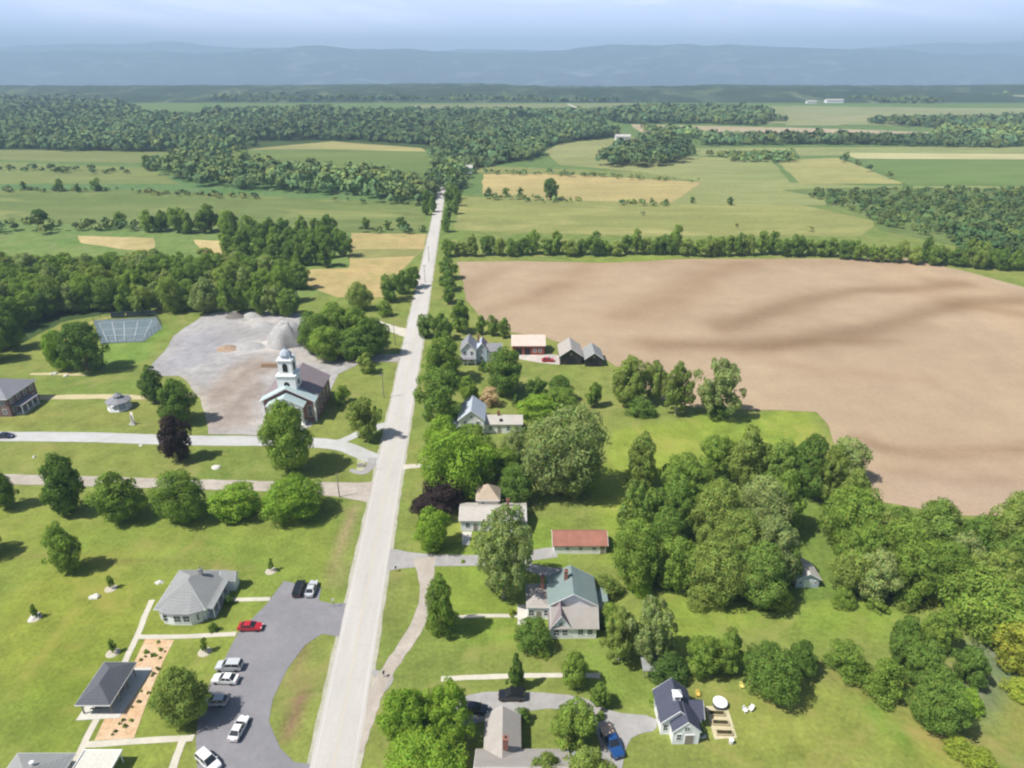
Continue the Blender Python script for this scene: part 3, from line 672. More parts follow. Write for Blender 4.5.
# --- white-roofed house behind the silver tree
t = thing('white_roofed_house', 'long low white-roofed house with tan pyramid-roofed turret', 'house', (-12,131.0,0))
walls(t, 0, 0, 15.0, 6.6, 3.2, 'white', 'X', 1.3); gable_roof(t, 0, 0, 15.0, 6.6, 3.2, 1.3, 'X', 'r_white', .4)
walls(t, 3.6, 5.4, 8.8, 10.6, 5.0, 'cream'); hip_roof(t, 3.6, 5.4, 8.8, 10.6, 5.0, 2.8, 'r_brown', .3)
walls(t, 11.6, -1.2, 15.2, 2.2, 3.0, 'white', 'Y', 1.8, 0, 'gable_wall'); gable_roof(t, 11.6, -1.2, 15.2, 3.0, 3.0, 1.8, 'Y', 'r_mid', .3)
window(t, 13.4, -1.22, 1, 'F'); window(t, 1.6, -.02, 1, 'F'); door(t, 3.4, -.02, 'F'); window(t, 6, -.02, 1, 'F'); window(t, 9, -.02, 1, 'F'); window(t, 15.22, .5, 1, 'R'); window(t, 5, 5.38, 3.4, 'F', .7, 1)
window(t, -.02, 2, 1, 'L'); window(t, -.02, 4.8, 1, 'L')
MB().extr([(.6,-5.2),(2.2,-5.2),(2.6,-.4),(.3,-.4)], 0, .12).build('front_step', B['bare'], t)
chimney(t, 11.0, 4.2, 4, 6, .7)

# --- pale house with long low ell
t = thing('pale_blue_roofed_house', 'white house with pale blue-grey roof and long low side wing', 'house', (-15.6,176.6,0))
walls(t, 0, 0, 7.4, 9.4, 5.4, 'white', 'Y', 3.0); gable_roof(t, 0, 0, 7.4, 9.4, 5.4, 3.0, 'Y', 'r_pale', .4)
walls(t, 7.42, 1.4, 18.4, 6.6, 3.2, 'white', 'X', 1.5, 0, 'wing_wall'); gable_roof(t, 7.82, 1.4, 18.4, 6.6, 3.2, 1.5, 'X', 'r_white', .35)
walls(t, -3.4, -.2, -.02, 4.5, 2.6, 'white', None, 0, 0, 'porch_wall'); MB().box(-3.7,-.5,2.602,-.45,4.8,2.78).build('porch_roof', B['r_pale'], t)
for x in (1.9, 5.5): window(t, x, -.02, .9, 'F'); window(t, x, -.02, 3.4, 'F')
for x in (9.2, 14.5, 17): window(t, x, 1.38, 1, 'F')
door(t, 11.8, 1.38, 'F'); window(t, 3.7, -.02, 5.8, 'F', .6, .8); chimney(t, 11.6, 4.0, 4.2, 5.9, .7); MB().box(11.9,1.9,3.5,12.7,2.5,4.4).build('dormer', B['dark'], t)

# --- Victorian house with mauve roofs
t = thing('twin_gabled_house', 'white two-storey house with two front gables and grey roof', 'house', (-18.6,229,0))
walls(t, 0, 1, 5.4, 9, 5.6, 'white', 'Y', 2.8); gable_roof(t, 0, 1, 5.4, 9, 5.6, 2.8, 'Y', 'r_mid', .35)
walls(t, 5.42, 2.4, 9.4, 9, 5.2, 'blue', 'Y', 2.2, 0, 'gable_wall'); gable_roof(t, 5.78, 2.4, 9.4, 9, 5.2, 2.2, 'Y', 'r_mauve', .3)
walls(t, 9.42, 3, 14.6, 8, 4.2, 'white', 'X', 2.0, 0, 'wing_wall'); gable_roof(t, 9.8, 3, 14.6, 8, 4.2, 2.0, 'X', 'r_mid', .35)
for z in (1, 3.5):
    for x in (1.4, 3.9): window(t, x, .98, z, 'F')
    window(t, 7.4, 2.38, z, 'F')
window(t, 11, 2.98, 1, 'F'); window(t, 13, 2.98, 1, 'F')
MB().box(-.6,-1.2,2.5,5.6,.96,2.66).build('porch_roof', B['r_mid'], t)
for x in (-.3, 2.5, 5.3): post(t, x, -1.0, 2.5)
chimney(t, 6.2, 6, 6.4, 9.2)

# --- barns
t = thing('red_barn', 'red barn with faded pink roof at the edge of the ploughed field', 'barn', (.2,238.3,0))
walls(t, 0, 0, 12.0, 8.4, 3.9, 'red', 'X', 2.5); gable_roof(t, 0, 0, 12.0, 8.4, 3.9, 2.5, 'X', 'r_pink', .4)
for x in (2.4, 5.6): MB().box(x-1.1,-.08,.02,x+1.1,-.003,2.7).build('barn_door', B['dark'], t)
for x in (8.4, 10.4): window(t, x, -.02, 1.2, 'F')
window(t, 12.02, 4.2, 4.2, 'R', .8, .9)
def black_barn(x, y, w, d, h, g, label, kind):
    t = thing('black_barn', label, 'barn', (x,y,0), 0, 'dark barns by the ploughed field')
    walls(t, 0, 0, w, d, h, 'black', 'Y', g); gable_roof(t, 0, 0, w, d, h, g, 'Y', 'r_tan' if kind else 'r_grey', .45)
    MB().box(w/2-1.5,-.09,.02,w/2-.02,-.003,2.9).build('barn_door', B['dark'], t); MB().box(w/2+.02,-.09,.02,w/2+1.5,-.003,2.9).build('barn_door', B['dark'], t)
    MB().box(w/2-.5,-.09,h+.1,w/2+.5,-.003,h+1.0).build('hatch', B['wood'], t)
black_barn(17.6, 229, 7.8, 10.5, 3.7, 2.7, 'larger dark barn with pale grey roof, beside the red car', 1)
black_barn(26.6, 227.4, 6.2, 9, 3.2, 2.2, 'smaller dark barn adjoining the larger one on its far side from the red car', 0)

# --- house at the bottom edge
t = thing('cross_gabled_house', 'low house with tan-grey cross-gabled roof at the lower edge', 'house', (-5.4,61.6,0))
walls(t, .3, .3, 13.6, 10.4, 2.9, 'cream', 'X', 3.2); gable_roof(t, .3, .3, 13.6, 10.4, 2.9, 3.2, 'X', 'r_tan', .5)
walls(t, 1.4, 6.0, 6.4, 16.6, 2.9, 'cream', 'Y', 1.75, 0, 'wing_wall'); gable_roof(t, 1.4, 6.0, 6.4, 16.6, 2.9, 1.75, 'Y', 'r_tan', .45)
walls(t, 14.9, 6.6, 18.2, 10.2, 2.5, 'white', None, 0, 0, 'wing_wall'); MB().box(14.7,6.3,2.502,18.4,10.5,2.7).build('roof', B['r_grey'], t)
for y in (12, 14.5): window(t, 6.42, y, 1, 'R')
for x in (9, 11.5): window(t, x, 10.42, 1, 'B')
chimney(t, 4.4, 9.6, 4.6, 6.8, .8)

# --- white house with slate roof and cupola
t = thing('cupola_house', 'white house with dark blue-grey roof and small white cupola', 'house', (24.4,75.3,0), R(1.0))
walls(t, 0, 1.8, 5.4, 7.7, 3.2, 'white', 'Y', 2.5); gable_roof(t, 0, 1.8, 5.4, 7.7, 3.2, 2.5, 'Y', 'r_slate', .3)
walls(t, 1.5, 0, 5.8, 4.2, 3.0, 'white', 'Y', 2.1, 0, 'gable_wall'); gable_roof(t, 1.5, .1, 5.8, 5.2, 3.0, 2.1, 'Y', 'r_slate', .2)
walls(t, 4.4, 2.9, 7.0, 6.2, 2.6, 'white', 'X', 1.7, 0, 'wing_wall'); gable_roof(t, 3.8, 2.9, 7.0, 6.2, 2.6, 1.7, 'X', 'r_slate', .3)
door(t, 4.2, -.02, 'F', 1.4, 2.0, 'wood'); window(t, 2.5, -.02, 1, 'F', .7); window(t, 3.65, -.02, 3.1, 'F', .8, .9)
for k in range(2): window(t, -.02, 3.6+k*2.8, 1, 'L')
window(t, .75, 1.78, 1, 'F', .7); window(t, 7.02, 4.5, 1, 'R', .9, 1.1)
cu = MB().box(2.15,3.7,5.3,3.25,4.8,6.6).build('cupola', B['trim'], t)
b = MB(); b.v += [(1.95,3.5,6.6),(3.45,3.5,6.6),(3.45,5.0,6.6),(1.95,5.0,6.6),(2.7,4.25,7.3)]; b.f += [(0,3,2,1),(0,1,4),(1,2,4),(2,3,4),(3,0,4)]; b.build('cupola_roof', B['trim'], cu)
MB().box(2.35,3.67,5.9,3.05,3.69,6.45).build('louvre', B['wood'], cu)
MB().box(5.82,1.0,0,7.4,2.8,.3).build('back_step', B['bare'], t)

# --- blue shed in the trees
t = thing('blue_shed', 'pale blue shed with white metal roof at the edge of the wood', 'shed', (59.6,111.8,0))
walls(t, 0, 0, 4.8, 4.6, 2.4, 'blue', 'Y', 1.5); gable_roof(t, 0, 0, 4.8, 4.6, 2.4, 1.5, 'Y', 'r_white', .3)
door(t, 2.4, -.02, 'F', 1.4, 2, 'trim'); window(t, .9, -.02, 1, 'F', .6, .8); window(t, 4.0, -.02, 1, 'F', .6, .8)
# --- open-sided lean-to under the trees behind the cupola house
t = thing('lean_to_shed', 'low grey-roofed open lean-to in shade behind the cupola house', 'shed', (23.6,88.4,0))
shed_roof(t, 0, 0, 5.6, 3.2, 2.1, 2.6, 'r_grey')
MB().box(0,3.0,0,5.6,3.15,2.5).build('back_wall', B['wood'], t)
for x in (.1, 2.8, 5.5): post(t, x, .1, 2.1, .14, 'wood')

# --- far farm buildings
def far_building(u, v, w, d, h, label, wall='white', roof='r_white', name='farm_building', cat='building'):
    x, y = G(u, v); t = thing(name, label, cat, (x-w/2, y, 0), 0)
    walls(t, 0, 0, w, d, h, wall, 'X', h*.35); gable_roof(t, 0, 0, w, d, h, h*.35, 'X', roof, .8, .3, trim=False)
far_building(835, 103, 46, 18, 7, 'long white building far off on the plain at the foot of the hills')
far_building(812, 103.5, 26, 14, 5, 'lower pale building beside the long white one on the far plain')
far_building(309, 100.5, 30, 14, 9, 'white building on the far ridge above the woods')
far_building(152, 117.5, 26, 14, 7, 'pale green-roofed building in a clearing of the far woods', 'white', 'r_patina')
far_building(623, 141.5, 20, 12, 6.5, 'white farmhouse by the dark round wood beyond the fields')
far_building(465, 173.5, 14, 9, 5.5, 'pale farmhouse among trees where the road meets the wood')

# --- tennis court with fence
court_m = ground_mat('court_blue', (.12,.16,.18), (.16,.20,.215), (.05,.3,2), amt=.12)
sheet('court_surface', PX((93,320.5),(156,317.5),(162,328),(144,341.5),(101,343.5)), .05, court_m, 3, .03)
def cl(p, q, nm='court_line'): strip(nm, [G(*p), G(*q)], .09, .056, B['trim'], .0, 0)
cl((99,323),(152,320)); cl((107,341),(143,339)); cl((99,323),(107,341)); cl((152,320),(143,339)); cl((124,321.8),(124.5,340)); cl((102,330),(149,327.5)); cl((104.5,336),(146,334)); cl((112,322.4),(116,340.6)); cl((138,321),(134,339.6))
def chain_fence(pts, h, label, mcol, name='court_fence'):
    t = thing(name, label, 'fence'); prev = None
    me = MB(); fm = B['wood']
    for (x0,y0), (x1,y1) in zip(pts, pts[1:]):
        L = math.hypot(x1-x0, y1-y0); n = max(1, round(L/3.2))
        for k in range(n+1):
            x = x0+(x1-x0)*k/n; y = y0+(y1-y0)*k/n
            if k < n or (x1,y1) == pts[-1]: MB().tube((x,y,0),(x,y,h),.06,.06,6).build('post', mcol, t)
        for z in (.15, h*.5, h): me.tube((x0,y0,z),(x1,y1,z),.035,.035,5)
        m = int(L/.8)
        for k in range(m):
            f0, f1 = k/m, (k+1)/m
            me.tube((x0+(x1-x0)*f0, y0+(y1-y0)*f0, .15),(x0+(x1-x0)*f1, y0+(y1-y0)*f1, h),.012,.012,3,False)
            me.tube((x0+(x1-x0)*f1, y0+(y1-y0)*f1, .15),(x0+(x1-x0)*f0, y0+(y1-y0)*f0, h),.012,.012,3,False)
    me.build('mesh', mcol, t)
    return t
steel = mat('fence_steel', (.10,.12,.11), .5, .1, 3, .3)
fence_pts = PX((101,344),(93,320),(156,317),(162.5,328),(144.5,342),(101,344))
chain_fence(fence_pts, 3.0, 'tall wire mesh fence around the blue tennis court', steel)
a, c = G(110,318.8), G(157,316.6)
t = thing('windscreen', 'dark green windscreen panels along the far side of the tennis court', 'windscreen')
for k in range(3):
    f0, f1 = k/3+.02, (k+1)/3-.02; b = MB(); x0 = a[0]+(c[0]-a[0])*f0; y0 = a[1]+(c[1]-a[1])*f0+.4; x1 = a[0]+(c[0]-a[0])*f1; y1 = a[1]+(c[1]-a[1])*f1+.4
    b.v += [(x0,y0,.2),(x1,y1,.2),(x1,y1,2.8),(x0,y0,2.8),(x0,y0+.06,.2),(x1,y1+.06,.2),(x1,y1+.06,2.8),(x0,y0+.06,2.8)]
    for f in ((0,1,2,3),(5,4,7,6),(3,2,6,7),(0,4,5,1),(1,5,6,2),(4,0,3,7)): b.f.append(f)
    b.build('panel', mat('windscreen_cloth', (.035,.06,.05), .8), t)
# ================================================================ vehicles
def paint_mat():
    m, nt, b = new_mat('car_paint'); oi = nd(nt, 'ShaderNodeObjectInfo')
    f = ramp(nt, noise(nt, 3, 3), .3, .7)
    nt.links.new(mixc(nt, 1.0, oi.outputs['Color'], mixc(nt, f, (.93,)*3, (1,)*3), 'MULTIPLY'), b.inputs['Base Color'])
    b.inputs['Roughness'].default_value = .3; b.inputs['Coat Weight'].default_value = .6; b.inputs['Coat Roughness'].default_value = .08
    return m
PAINT = paint_mat()
CG = mat('car_glass', (.02,.024,.03), .06, .05, 2, spec=.6); TY = mat('tyre_rubber', (.025,.025,.025), .9); RIM = mat('alloy_rim', (.5,.5,.5), .35, .05, 5, .8)
LAMP = mat('headlamp_glass', (.75,.77,.8), .1, .03); TAIL = mat('tail_lamp', (.35,.02,.015), .2, .05)
def loft(rings, m, name, par, closed=True):
    """rings: lists of points with the same count, joined one to the next"""
    b = MB(); n = len(rings[0])
    for r in rings: b.v += r
    for j in range(len(rings)-1):
        for k in range(n): b.f.append((j*n+k, j*n+(k+1)%n, (j+1)*n+(k+1)%n, (j+1)*n+k))
    b.f.append(tuple(range(n))[::-1]); b.f.append(tuple((len(rings)-1)*n+k for k in range(n)))
    o = b.build(name, m, par, smooth=False)
    bm = bmesh.new(); bm.from_mesh(o.data); bmesh.ops.recalc_face_normals(bm, faces=bm.faces); bm.to_mesh(o.data); bm.free()
    return o
def section(x, w, z0, z1, tum=.0, ch=.10):
    w2 = w/2; t = w2-tum
    return [(x,-w2+ch,z0),(x,w2-ch,z0),(x,w2,z0+ch),(x,w2,z1-ch*1.6),(x,t-.02,z1),(x,-t+.02,z1),(x,-w2,z1-ch*1.6),(x,-w2,z0+ch)]
def make_car(kind, col, label, u=None, v=None, yaw=0, cat='car', name='parked_car', xy=None):
    x, y = xy or G(u, v)
    t = thing(name, label, cat, (x,y,.07), R(yaw), 'cars parked around the hamlet')
    L, W = {'sedan':(4.7,1.82), 'suv':(4.75,1.92), 'hatch':(4.2,1.78), 'pickup':(5.7,2.0)}[kind]
    hl = L/2; hood = {'sedan':.93,'suv':1.08,'hatch':.95,'pickup':1.12}[kind]; top = {'sedan':1.44,'suv':1.75,'hatch':1.5,'pickup':1.88}[kind]
    body_z = hood+.02
    prof = {  # x, z of the body top
     'sedan': [(-hl,.78),(-hl+.12,hood+.06),(-hl+.9,hood+.08),(hl-1.5,hood+.04),(hl-.5,hood-.10),(hl-.08,.74),(hl,.6)],
     'suv': [(-hl,.9),(-hl+.06,hood+.04),(-hl+.8,hood+.06),(hl-1.35,hood+.05),(hl-.35,hood-.10),(hl-.05,.86),(hl,.65)],
     'hatch': [(-hl,.82),(-hl+.06,hood+.04),(-hl+.8,hood+.05),(hl-1.2,hood+.02),(hl-.4,hood-.12),(hl-.06,.76),(hl,.6)],
     'pickup': [(-hl,.9),(-hl+.04,hood),(-hl+.3,hood),(hl-1.6,hood+.05),(hl-.3,hood-.04),(hl-.04,.95),(hl,.65)]}[kind]
    rings = []
    for i, (px_, pz) in enumerate(prof):
        f = 1-.10*(abs(px_)/hl)**4
        rings.append(section(px_, W*f, .28 if 0 < i < len(prof)-1 else .42, pz))
    body = loft(rings, PAINT, 'body', t); body.color = (*col, 1)
    gh = {'sedan': [(-hl+.55,hood+.05,.0),(-hl+1.25,top-.03,.2),(hl-2.25,top,.2),(hl-1.35,hood+.03,.0)],
          'suv': [(-hl+.08,hood+.02,.0),(-hl+.38,top-.05,.16),(hl-2.1,top,.16),(hl-1.2,hood+.03,.0)],
          'hatch': [(-hl+.06,hood+.03,.0),(-hl+.55,top-.06,.18),(hl-2.0,top,.18),(hl-1.05,hood+.01,.0)],
          'pickup': [(-.75,hood+.02,.0),(-.55,top-.02,.18),(hl-2.35,top,.18),(hl-1.55,hood+.03,.0)]}[kind]
    (xa,za,_),(xb,zb,_t),(xc,zc,_),(xd,zd,_) = gh; wb = W-.14; wt = W-.14-2*_t
    b = MB(); b.v += [(xa,-wb/2,za),(xa,wb/2,za),(xd,wb/2,zd),(xd,-wb/2,zd),(xb,-wt/2,zb),(xb,wt/2,zb),(xc,wt/2,zc),(xc,-wt/2,zc)]
    b.f += [(0,3,2,1),(4,7,6,5)[::-1],(0,1,5,4),(1,2,6,5),(2,3,7,6),(3,0,4,7)]
    g = b.build('window_band', CG, t)
    rf = MB().extr([(xb-.02,-wt/2-.02),(xc+.04,-wt/2-.02),(xc+.04,wt/2+.02),(xb-.02,wt/2+.02)], max(zb,zc)-.01, max(zb,zc)+.05).build('roof', PAINT, t, bevel=.03); rf.color = (*col,1)
    for s in (-1,1):
        for fx in (0.0, .5, 1.0):
            b = MB()
            bx = xa+(xd-xa)*fx; tx = xb+(xc-xb)*fx; bz = za+(zd-za)*fx; tz = zb+(zc-zb)*fx
            b.tube((bx,s*(wb/2+.005),bz),(tx,s*(wt/2+.005),tz),.045,.04,5)
            pl = b.build('pillar', PAINT, t); pl.color = (*col,1)
    wheel_xy = [(-hl+.95,-1),(-hl+.95,1),(hl-.88,-1),(hl-.88,1)]
    wr = .36 if kind in ('suv','pickup') else .32
    b = MB(); b.lathe([(wr*.62,-.11),(wr*.93,-.11),(wr,-.07),(wr,.07),(wr*.93,.11),(wr*.62,.11)], 18); b2 = MB().lathe([(.04,.06),(wr*.62,.115),(wr*.62,-.1)], 14)
    for me_ in (b, b2): me_.v = [(px_, pz, py) for px_, py, pz in me_.v]
    tm = b.mesh('tyre', TY); rm = b2.mesh('rim', RIM)
    for wx, s in wheel_xy:
        w = bpy.data.objects.new('wheel', tm); C.objects.link(w); w.parent = t; w.location = (wx, s*(W/2-.09), wr-.07); w.rotation_euler = (0,0,0 if s > 0 else math.pi)
        r = bpy.data.objects.new('rim', rm); C.objects.link(r); r.parent = w
    for s in (-1,1):
        MB().box(hl-.16,s*(W/2-.42)-.17,.66,hl-.015,s*(W/2-.42)+.17,.80).build('headlight', LAMP, t)
        MB().box(-hl-.01,s*(W/2-.34)-.14,.74,-hl+.1,s*(W/2-.34)+.14,.9).build('taillight', TAIL, t)
        mr = MB().box(xd-.3,s*(W/2+.02)-.09,hood+.05,xd-.14,s*(W/2+.02)+.09,hood+.19).build('mirror', PAINT, t); mr.color = (*col,1)
    MB().box(hl-.03,-.38,.48,hl+.012,.38,.62).build('grille', TY, t)
    if kind == 'pickup':
        bd = MB().box(-hl+.1,-W/2+.16,hood+.004,-.82,W/2-.16,hood+.03).box(-hl+.03,-W/2+.03,hood+.004,-hl+.098,W/2-.03,hood+.12).box(-hl+.1,-W/2+.03,hood+.004,-.8,-W/2+.158,hood+.12).box(-hl+.1,W/2-.158,hood+.004,-.8,W/2-.03,hood+.12)
        bd.build('load_bed', mat('tan_bed_cover', (.55,.40,.32), .8), t)
    return t
WHT=(.72,.72,.72); SIL=(.5,.52,.54); BLK=(.012,.013,.016)
make_car('suv', BLK, 'black car in the far row of the parking lot, beside a silver one', 299.5, 591, 92)
make_car('sedan', SIL, 'silver car in the far row of the parking lot, beside the black one', 312, 591, 90)
make_car('sedan', (.42,.012,.02), 'red car on the parking lot edge by the footpath to the white building', 251, 629, 0)
make_car('suv', SIL, 'silver-white car parked closest to the red car, beside a second white car', 230, 668.5, 180)
make_car('sedan', WHT, 'white car parked between the silver-white car and a grey one', 226, 681.5, 176)
make_car('hatch', (.42,.44,.46), 'grey-silver car near the shady tree, third in the parked row', 216, 703.5, 180)
make_car('sedan', WHT, 'white car standing alone on the open asphalt, pointing along the lot', 239.5, 731, 84)
make_car('suv', WHT, 'white car with dark windscreen cut by the lower edge of the photo', 209, 764, -35)
make_car('suv', BLK, 'black car on the drive near the thin young tree', 512, 698, 180)
make_car('sedan', (.02,.022,.035), 'dark blue-black car half under the bright green tree on the drive', 475, 711, -8)
make_car('pickup', (.012,.06,.2), 'blue pickup truck with tan bed cover on the side drive', 611.5, 745, -72, 'truck', 'pickup_truck')
make_car('sedan', (.45,.02,.03), 'red car in front of the larger dark barn', 548, 361.5, 0)
make_car('sedan', (.02,.025,.06), 'dark blue car on the side road near the left edge', 6, 437.5, 0)

# ================================================================ small things
def spot(u, v): return G(u, v)
# raised garden beds
fx, fy = G(707, 737)
sx0, sy0 = G(709, 712)
SOIL = mat('bed_soil', (.10,.06,.035), .95, .3, 3); TANW = mat('new_timber', (.58,.48,.30), .8, .15, 3)
for i, (u, v) in enumerate(((716,714),(720,723.5),(724,733.5))):
    x, y = G(u, v)
    t = thing('raised_garden_bed', ['raised timber garden bed next to the round white tank','raised timber garden bed in the middle of the row of three','raised timber garden bed at the end farthest from the white tank'][i], 'garden bed', (x-1.35,y-.45,.05), R(-3), 'raised timber beds beside the cupola house')
    MB().box(0,0,0,2.7,.1,.4).box(0,.82,0,2.7,.92,.4).box(0,.102,0,.1,.818,.4).box(2.6,.102,0,2.7,.818,.4).build('frame', TANW, t)
    MB().box(.1,.1,.02,2.6,.82,.34).build('soil', SOIL, t)
    b = MB()
    for k in range(60):
        cx_, cy_ = random.uniform(.2,2.5), random.uniform(.18,.74); h = random.uniform(.05,.3); a = random.uniform(0,6.28); s = random.uniform(.06,.14)
        b.poly([(cx_-s*math.cos(a),cy_-s*math.sin(a),.36),(cx_+s*math.cos(a),cy_+s*math.sin(a),.36),(cx_,cy_,.36+h)])
    b.build('seedlings', mat('bed_leaves', (.08,.16,.03), .8), t)['kind'] = 'stuff'
sheet('gravel_bed', PX((705,706),(727,706),(737,738),(715,740)), .04, ground_mat('tan_gravel', (.55,.48,.33), (.45,.42,.25), (.3,1,5), amt=.15), 1, .08)
x, y = G(719.5, 706)
t = thing('water_tank', 'round white lidded tank or tub beside the raised garden beds', 'tank', (x,y,0))
MB().lathe([(1.1,0),(1.15,.1),(1.15,.95)], 28).build('body', mat('dark_tub', (.10,.10,.11), .5), t); MB().lathe([(1.2,.952),(1.22,1.05),(1.0,1.13),(.2,1.18)], 28).build('lid', B['trim'], t)
def garden_chair(u, v, rz, m, label):
    x, y = G(u, v); t = thing('garden_chair', label, 'chair', (x,y,0), R(rz), 'garden chairs on the lawn')
    MB().box(-.3,-.3,.38,.3,.3,.43).build('seat', m, t); b = MB(); b.v += [(-.3,.3,.4),(.3,.3,.4),(.3,.52,1.0),(-.3,.52,1.0),(-.3,.34,.4),(.3,.34,.4),(.3,.56,1.0),(-.3,.56,1.0)]
    for f in ((0,1,2,3),(5,4,7,6),(3,2,6,7),(0,4,5,1),(1,5,6,2),(4,0,3,7)): b.f.append(f)
    b.build('backrest', m, t)
    for a in (-1,1):
        for c in (-1,1): MB().box(a*.27-.03,c*.27-.03,0,a*.27+.03,c*.27+.03,.38).build('leg', m, t)
        MB().box(a*.33-.05,-.3,.58,a*.33+.05,.34,.62).build('armrest', m, t)
W_ = B['trim']
garden_chair(745, 712, 30, W_, 'white garden chair on the lawn, the closer of two to the round tank'); garden_chair(750.5, 710.5, -50, W_, 'white garden chair facing its twin on the side away from the tank')
garden_chair(741.5, 688, 10, mat('yellow_plastic', (.75,.66,.2), .4), 'pale yellow garden chair near the trees'); garden_chair(697.5, 696, 0, mat('ochre_plastic', (.7,.5,.12), .4), 'ochre garden chair just behind the cupola house')
x, y = G(731, 743); t = thing('compost_bin', 'small white bin at the end of the raised garden beds', 'bin', (x,y,0)); MB().lathe([(.38,0),(.42,.1),(.36,.8)],14).build('body', B['bare'], t); MB().lathe([(.4,.802),(.4,.86),(.1,.95)],14).build('lid', B['trim'], t)
# small monument by the gazebo
x, y = G(133, 424.5); t = thing('stone_monument', 'slim white stone monument in the grass in front of the gazebo', 'monument', (x,y,0))
MB().box(-.9,-.7,0,.9,.7,.35).box(-.6,-.45,.352,.6,.45,.8).build('plinth', B['bare'], t); MB().lathe([(.42,.8),(.3,3.0),(.02,3.5)],4,0,0,.5).build('shaft', B['bare'], t)
sheet('footpath', PX((129.5,412),(132,412),(135,425),(131,425)), .043, M['concrete'], 1, .05)
# pale rocks
def rock_mesh(seed, r=1.0, n=9):
    bm = bmesh.new(); bmesh.ops.create_icosphere(bm, subdivisions=2, radius=r); q = np.random.default_rng(seed)
    ks = q.normal(size=(6,3))
    for v in bm.verts:
        d = v.co.normalized(); f = 1+sum(.1*math.sin(3*d.dot(Vector(k))+i) for i, k in enumerate(ks)); v.co = Vector((d.x*f*1.3, d.y*f, max(d.z*f*.6, -.12)))*r
    me = bpy.data.meshes.new('boulder'); bm.to_mesh(me); bm.free(); me.materials.append(B['bare']); return me
for i, (u, v, s, lab) in enumerate(((95,597,.8,'low pale boulder in the open lawn left of the white building'),(34,457,.5,'small pale boulder in the grass strip left of the four round trees'),(216,468,1.0,'flat pale boulder beside the lower side road'),(54,374,1.0,'pale boulder under the two trees near the tennis court'),(66,376,.8,'smaller pale boulder right of the one under the two trees'),
        (159,583,.7,'pale boulder beside the back corner of the white building'),(34,617.5,.9,'pale boulder at the foot of the sapling farthest left'),(141,445.5,.5,'small pale boulder by the side road left of the purple tree'))):
    x, y = G(u, v); o = bpy.data.objects.new('boulder', rock_mesh(i, s)); C.objects.link(o); o.location = (x,y,.03); o.rotation_euler = (0,0,i*1.3); tag(o, lab, 'boulder')
# shrubs and stones on the planted plaza are made with the trees
# yard piles
def pile(u, v, r, h, m, label, name='gravel_pile'):
    x, y = G(u, v); b = MB(); n = 22; rings = []
    for j in range(7):
        f = j/6; rr = r*(1-f)**.9+.05; zz = h*math.sin(f*math.pi/2)**1.1
        rings.append([(rr*math.cos(2*math.pi*k/n)*(1+.14*math.sin(k*1.9+j*.6)+.07*math.sin(k*4.3)), .75*rr*math.sin(2*math.pi*k/n)*(1+.12*math.sin(k*2.3+j)), zz) for k in range(n)])
    for q_ in rings: b.v += q_
    for j in range(6):
        for k in range(n): b.f.append((j*n+k, j*n+(k+1)%n, (j+1)*n+(k+1)%n, (j+1)*n+k))
    b.f.append(tuple(6*n+k for k in range(n)))
    o = b.build(name, m, None, (x,y,.04), smooth=True); tag(o, label, 'pile')
pg = ground_mat('pile_gravel', (.40,.39,.38), (.33,.32,.31), (.3,1,4), amt=.25); pb = ground_mat('pile_earth', (.3,.21,.15), (.38,.28,.2), (.3,1,4), amt=.25); pdk = ground_mat('pile_dark', (.14,.13,.12), (.2,.18,.16), (.3,1,4), amt=.25)
pile(235, 317, 4.2, 1.9, pdk, 'dark heap at the far edge of the gravel yard'); pile(248, 347, 6.5, 1.2, pg, 'low pale gravel heap left of the large mound'); pile(228, 349, 4.5, 1.4, pb, 'brown earth heap left of the low pale gravel heap')
pile(252, 316, 4, 1.6, pg, 'pale gravel heap beside the dark one at the yard edge'); pile(262, 325, 4.4, 1.2, pg, 'pale gravel heap between the large mound and the yard edge')
def mound():
    b = MB(); n = 40; prof = [(1,0),(.93,.16),(.80,.42),(.66,.66),(.5,.84),(.36,.94),(.2,.99),(.05,1)]; q = np.random.default_rng(5)
    for rf, zf in prof:
        for k in range(n):
            a = 2*math.pi*k/n; wob = 1+.10*math.sin(3*a+1)+.06*math.sin(7*a+zf*3)+q.uniform(-.03,.03)
            b.v.append((8.6*rf*wob*math.cos(a)+(1-rf)*1.4, 7.2*rf*wob*math.sin(a), 8.6*zf*(1+.05*math.sin(5*a+2))))
    for j in range(len(prof)-1):
        for k in range(n): b.f.append((j*n+k, j*n+(k+1)%n, (j+1)*n+(k+1)%n, (j+1)*n+k))
    b.f.append(tuple((len(prof)-1)*n+k for k in range(n)))
    o = b.build('gravel_mound', pg, None, (-88.6,250.6,.04), smooth=True); tag(o, 'large steep gravel mound at the back of the yard beside the dense clump', 'pile')
mound()
x, y = G(272, 367.5); t = thing('log_stack', 'stack of brown logs in the yard left of the church tower', 'logs', (x-4,y,0))
for z, n_, o_ in ((.25,5,0),(.68,4,.22),(1.1,3,.44)):
    for k in range(n_): MB().tube((random.uniform(-.2,.2),k*.46+o_,z),(8+random.uniform(-.3,.3),k*.46+o_,z),.22,.2,9).build('log', mat('log_bark', (.36,.25,.16), .9, .2, 4) if 'log_bark' not in bpy.data.materials else bpy.data.materials['log_bark'], t)
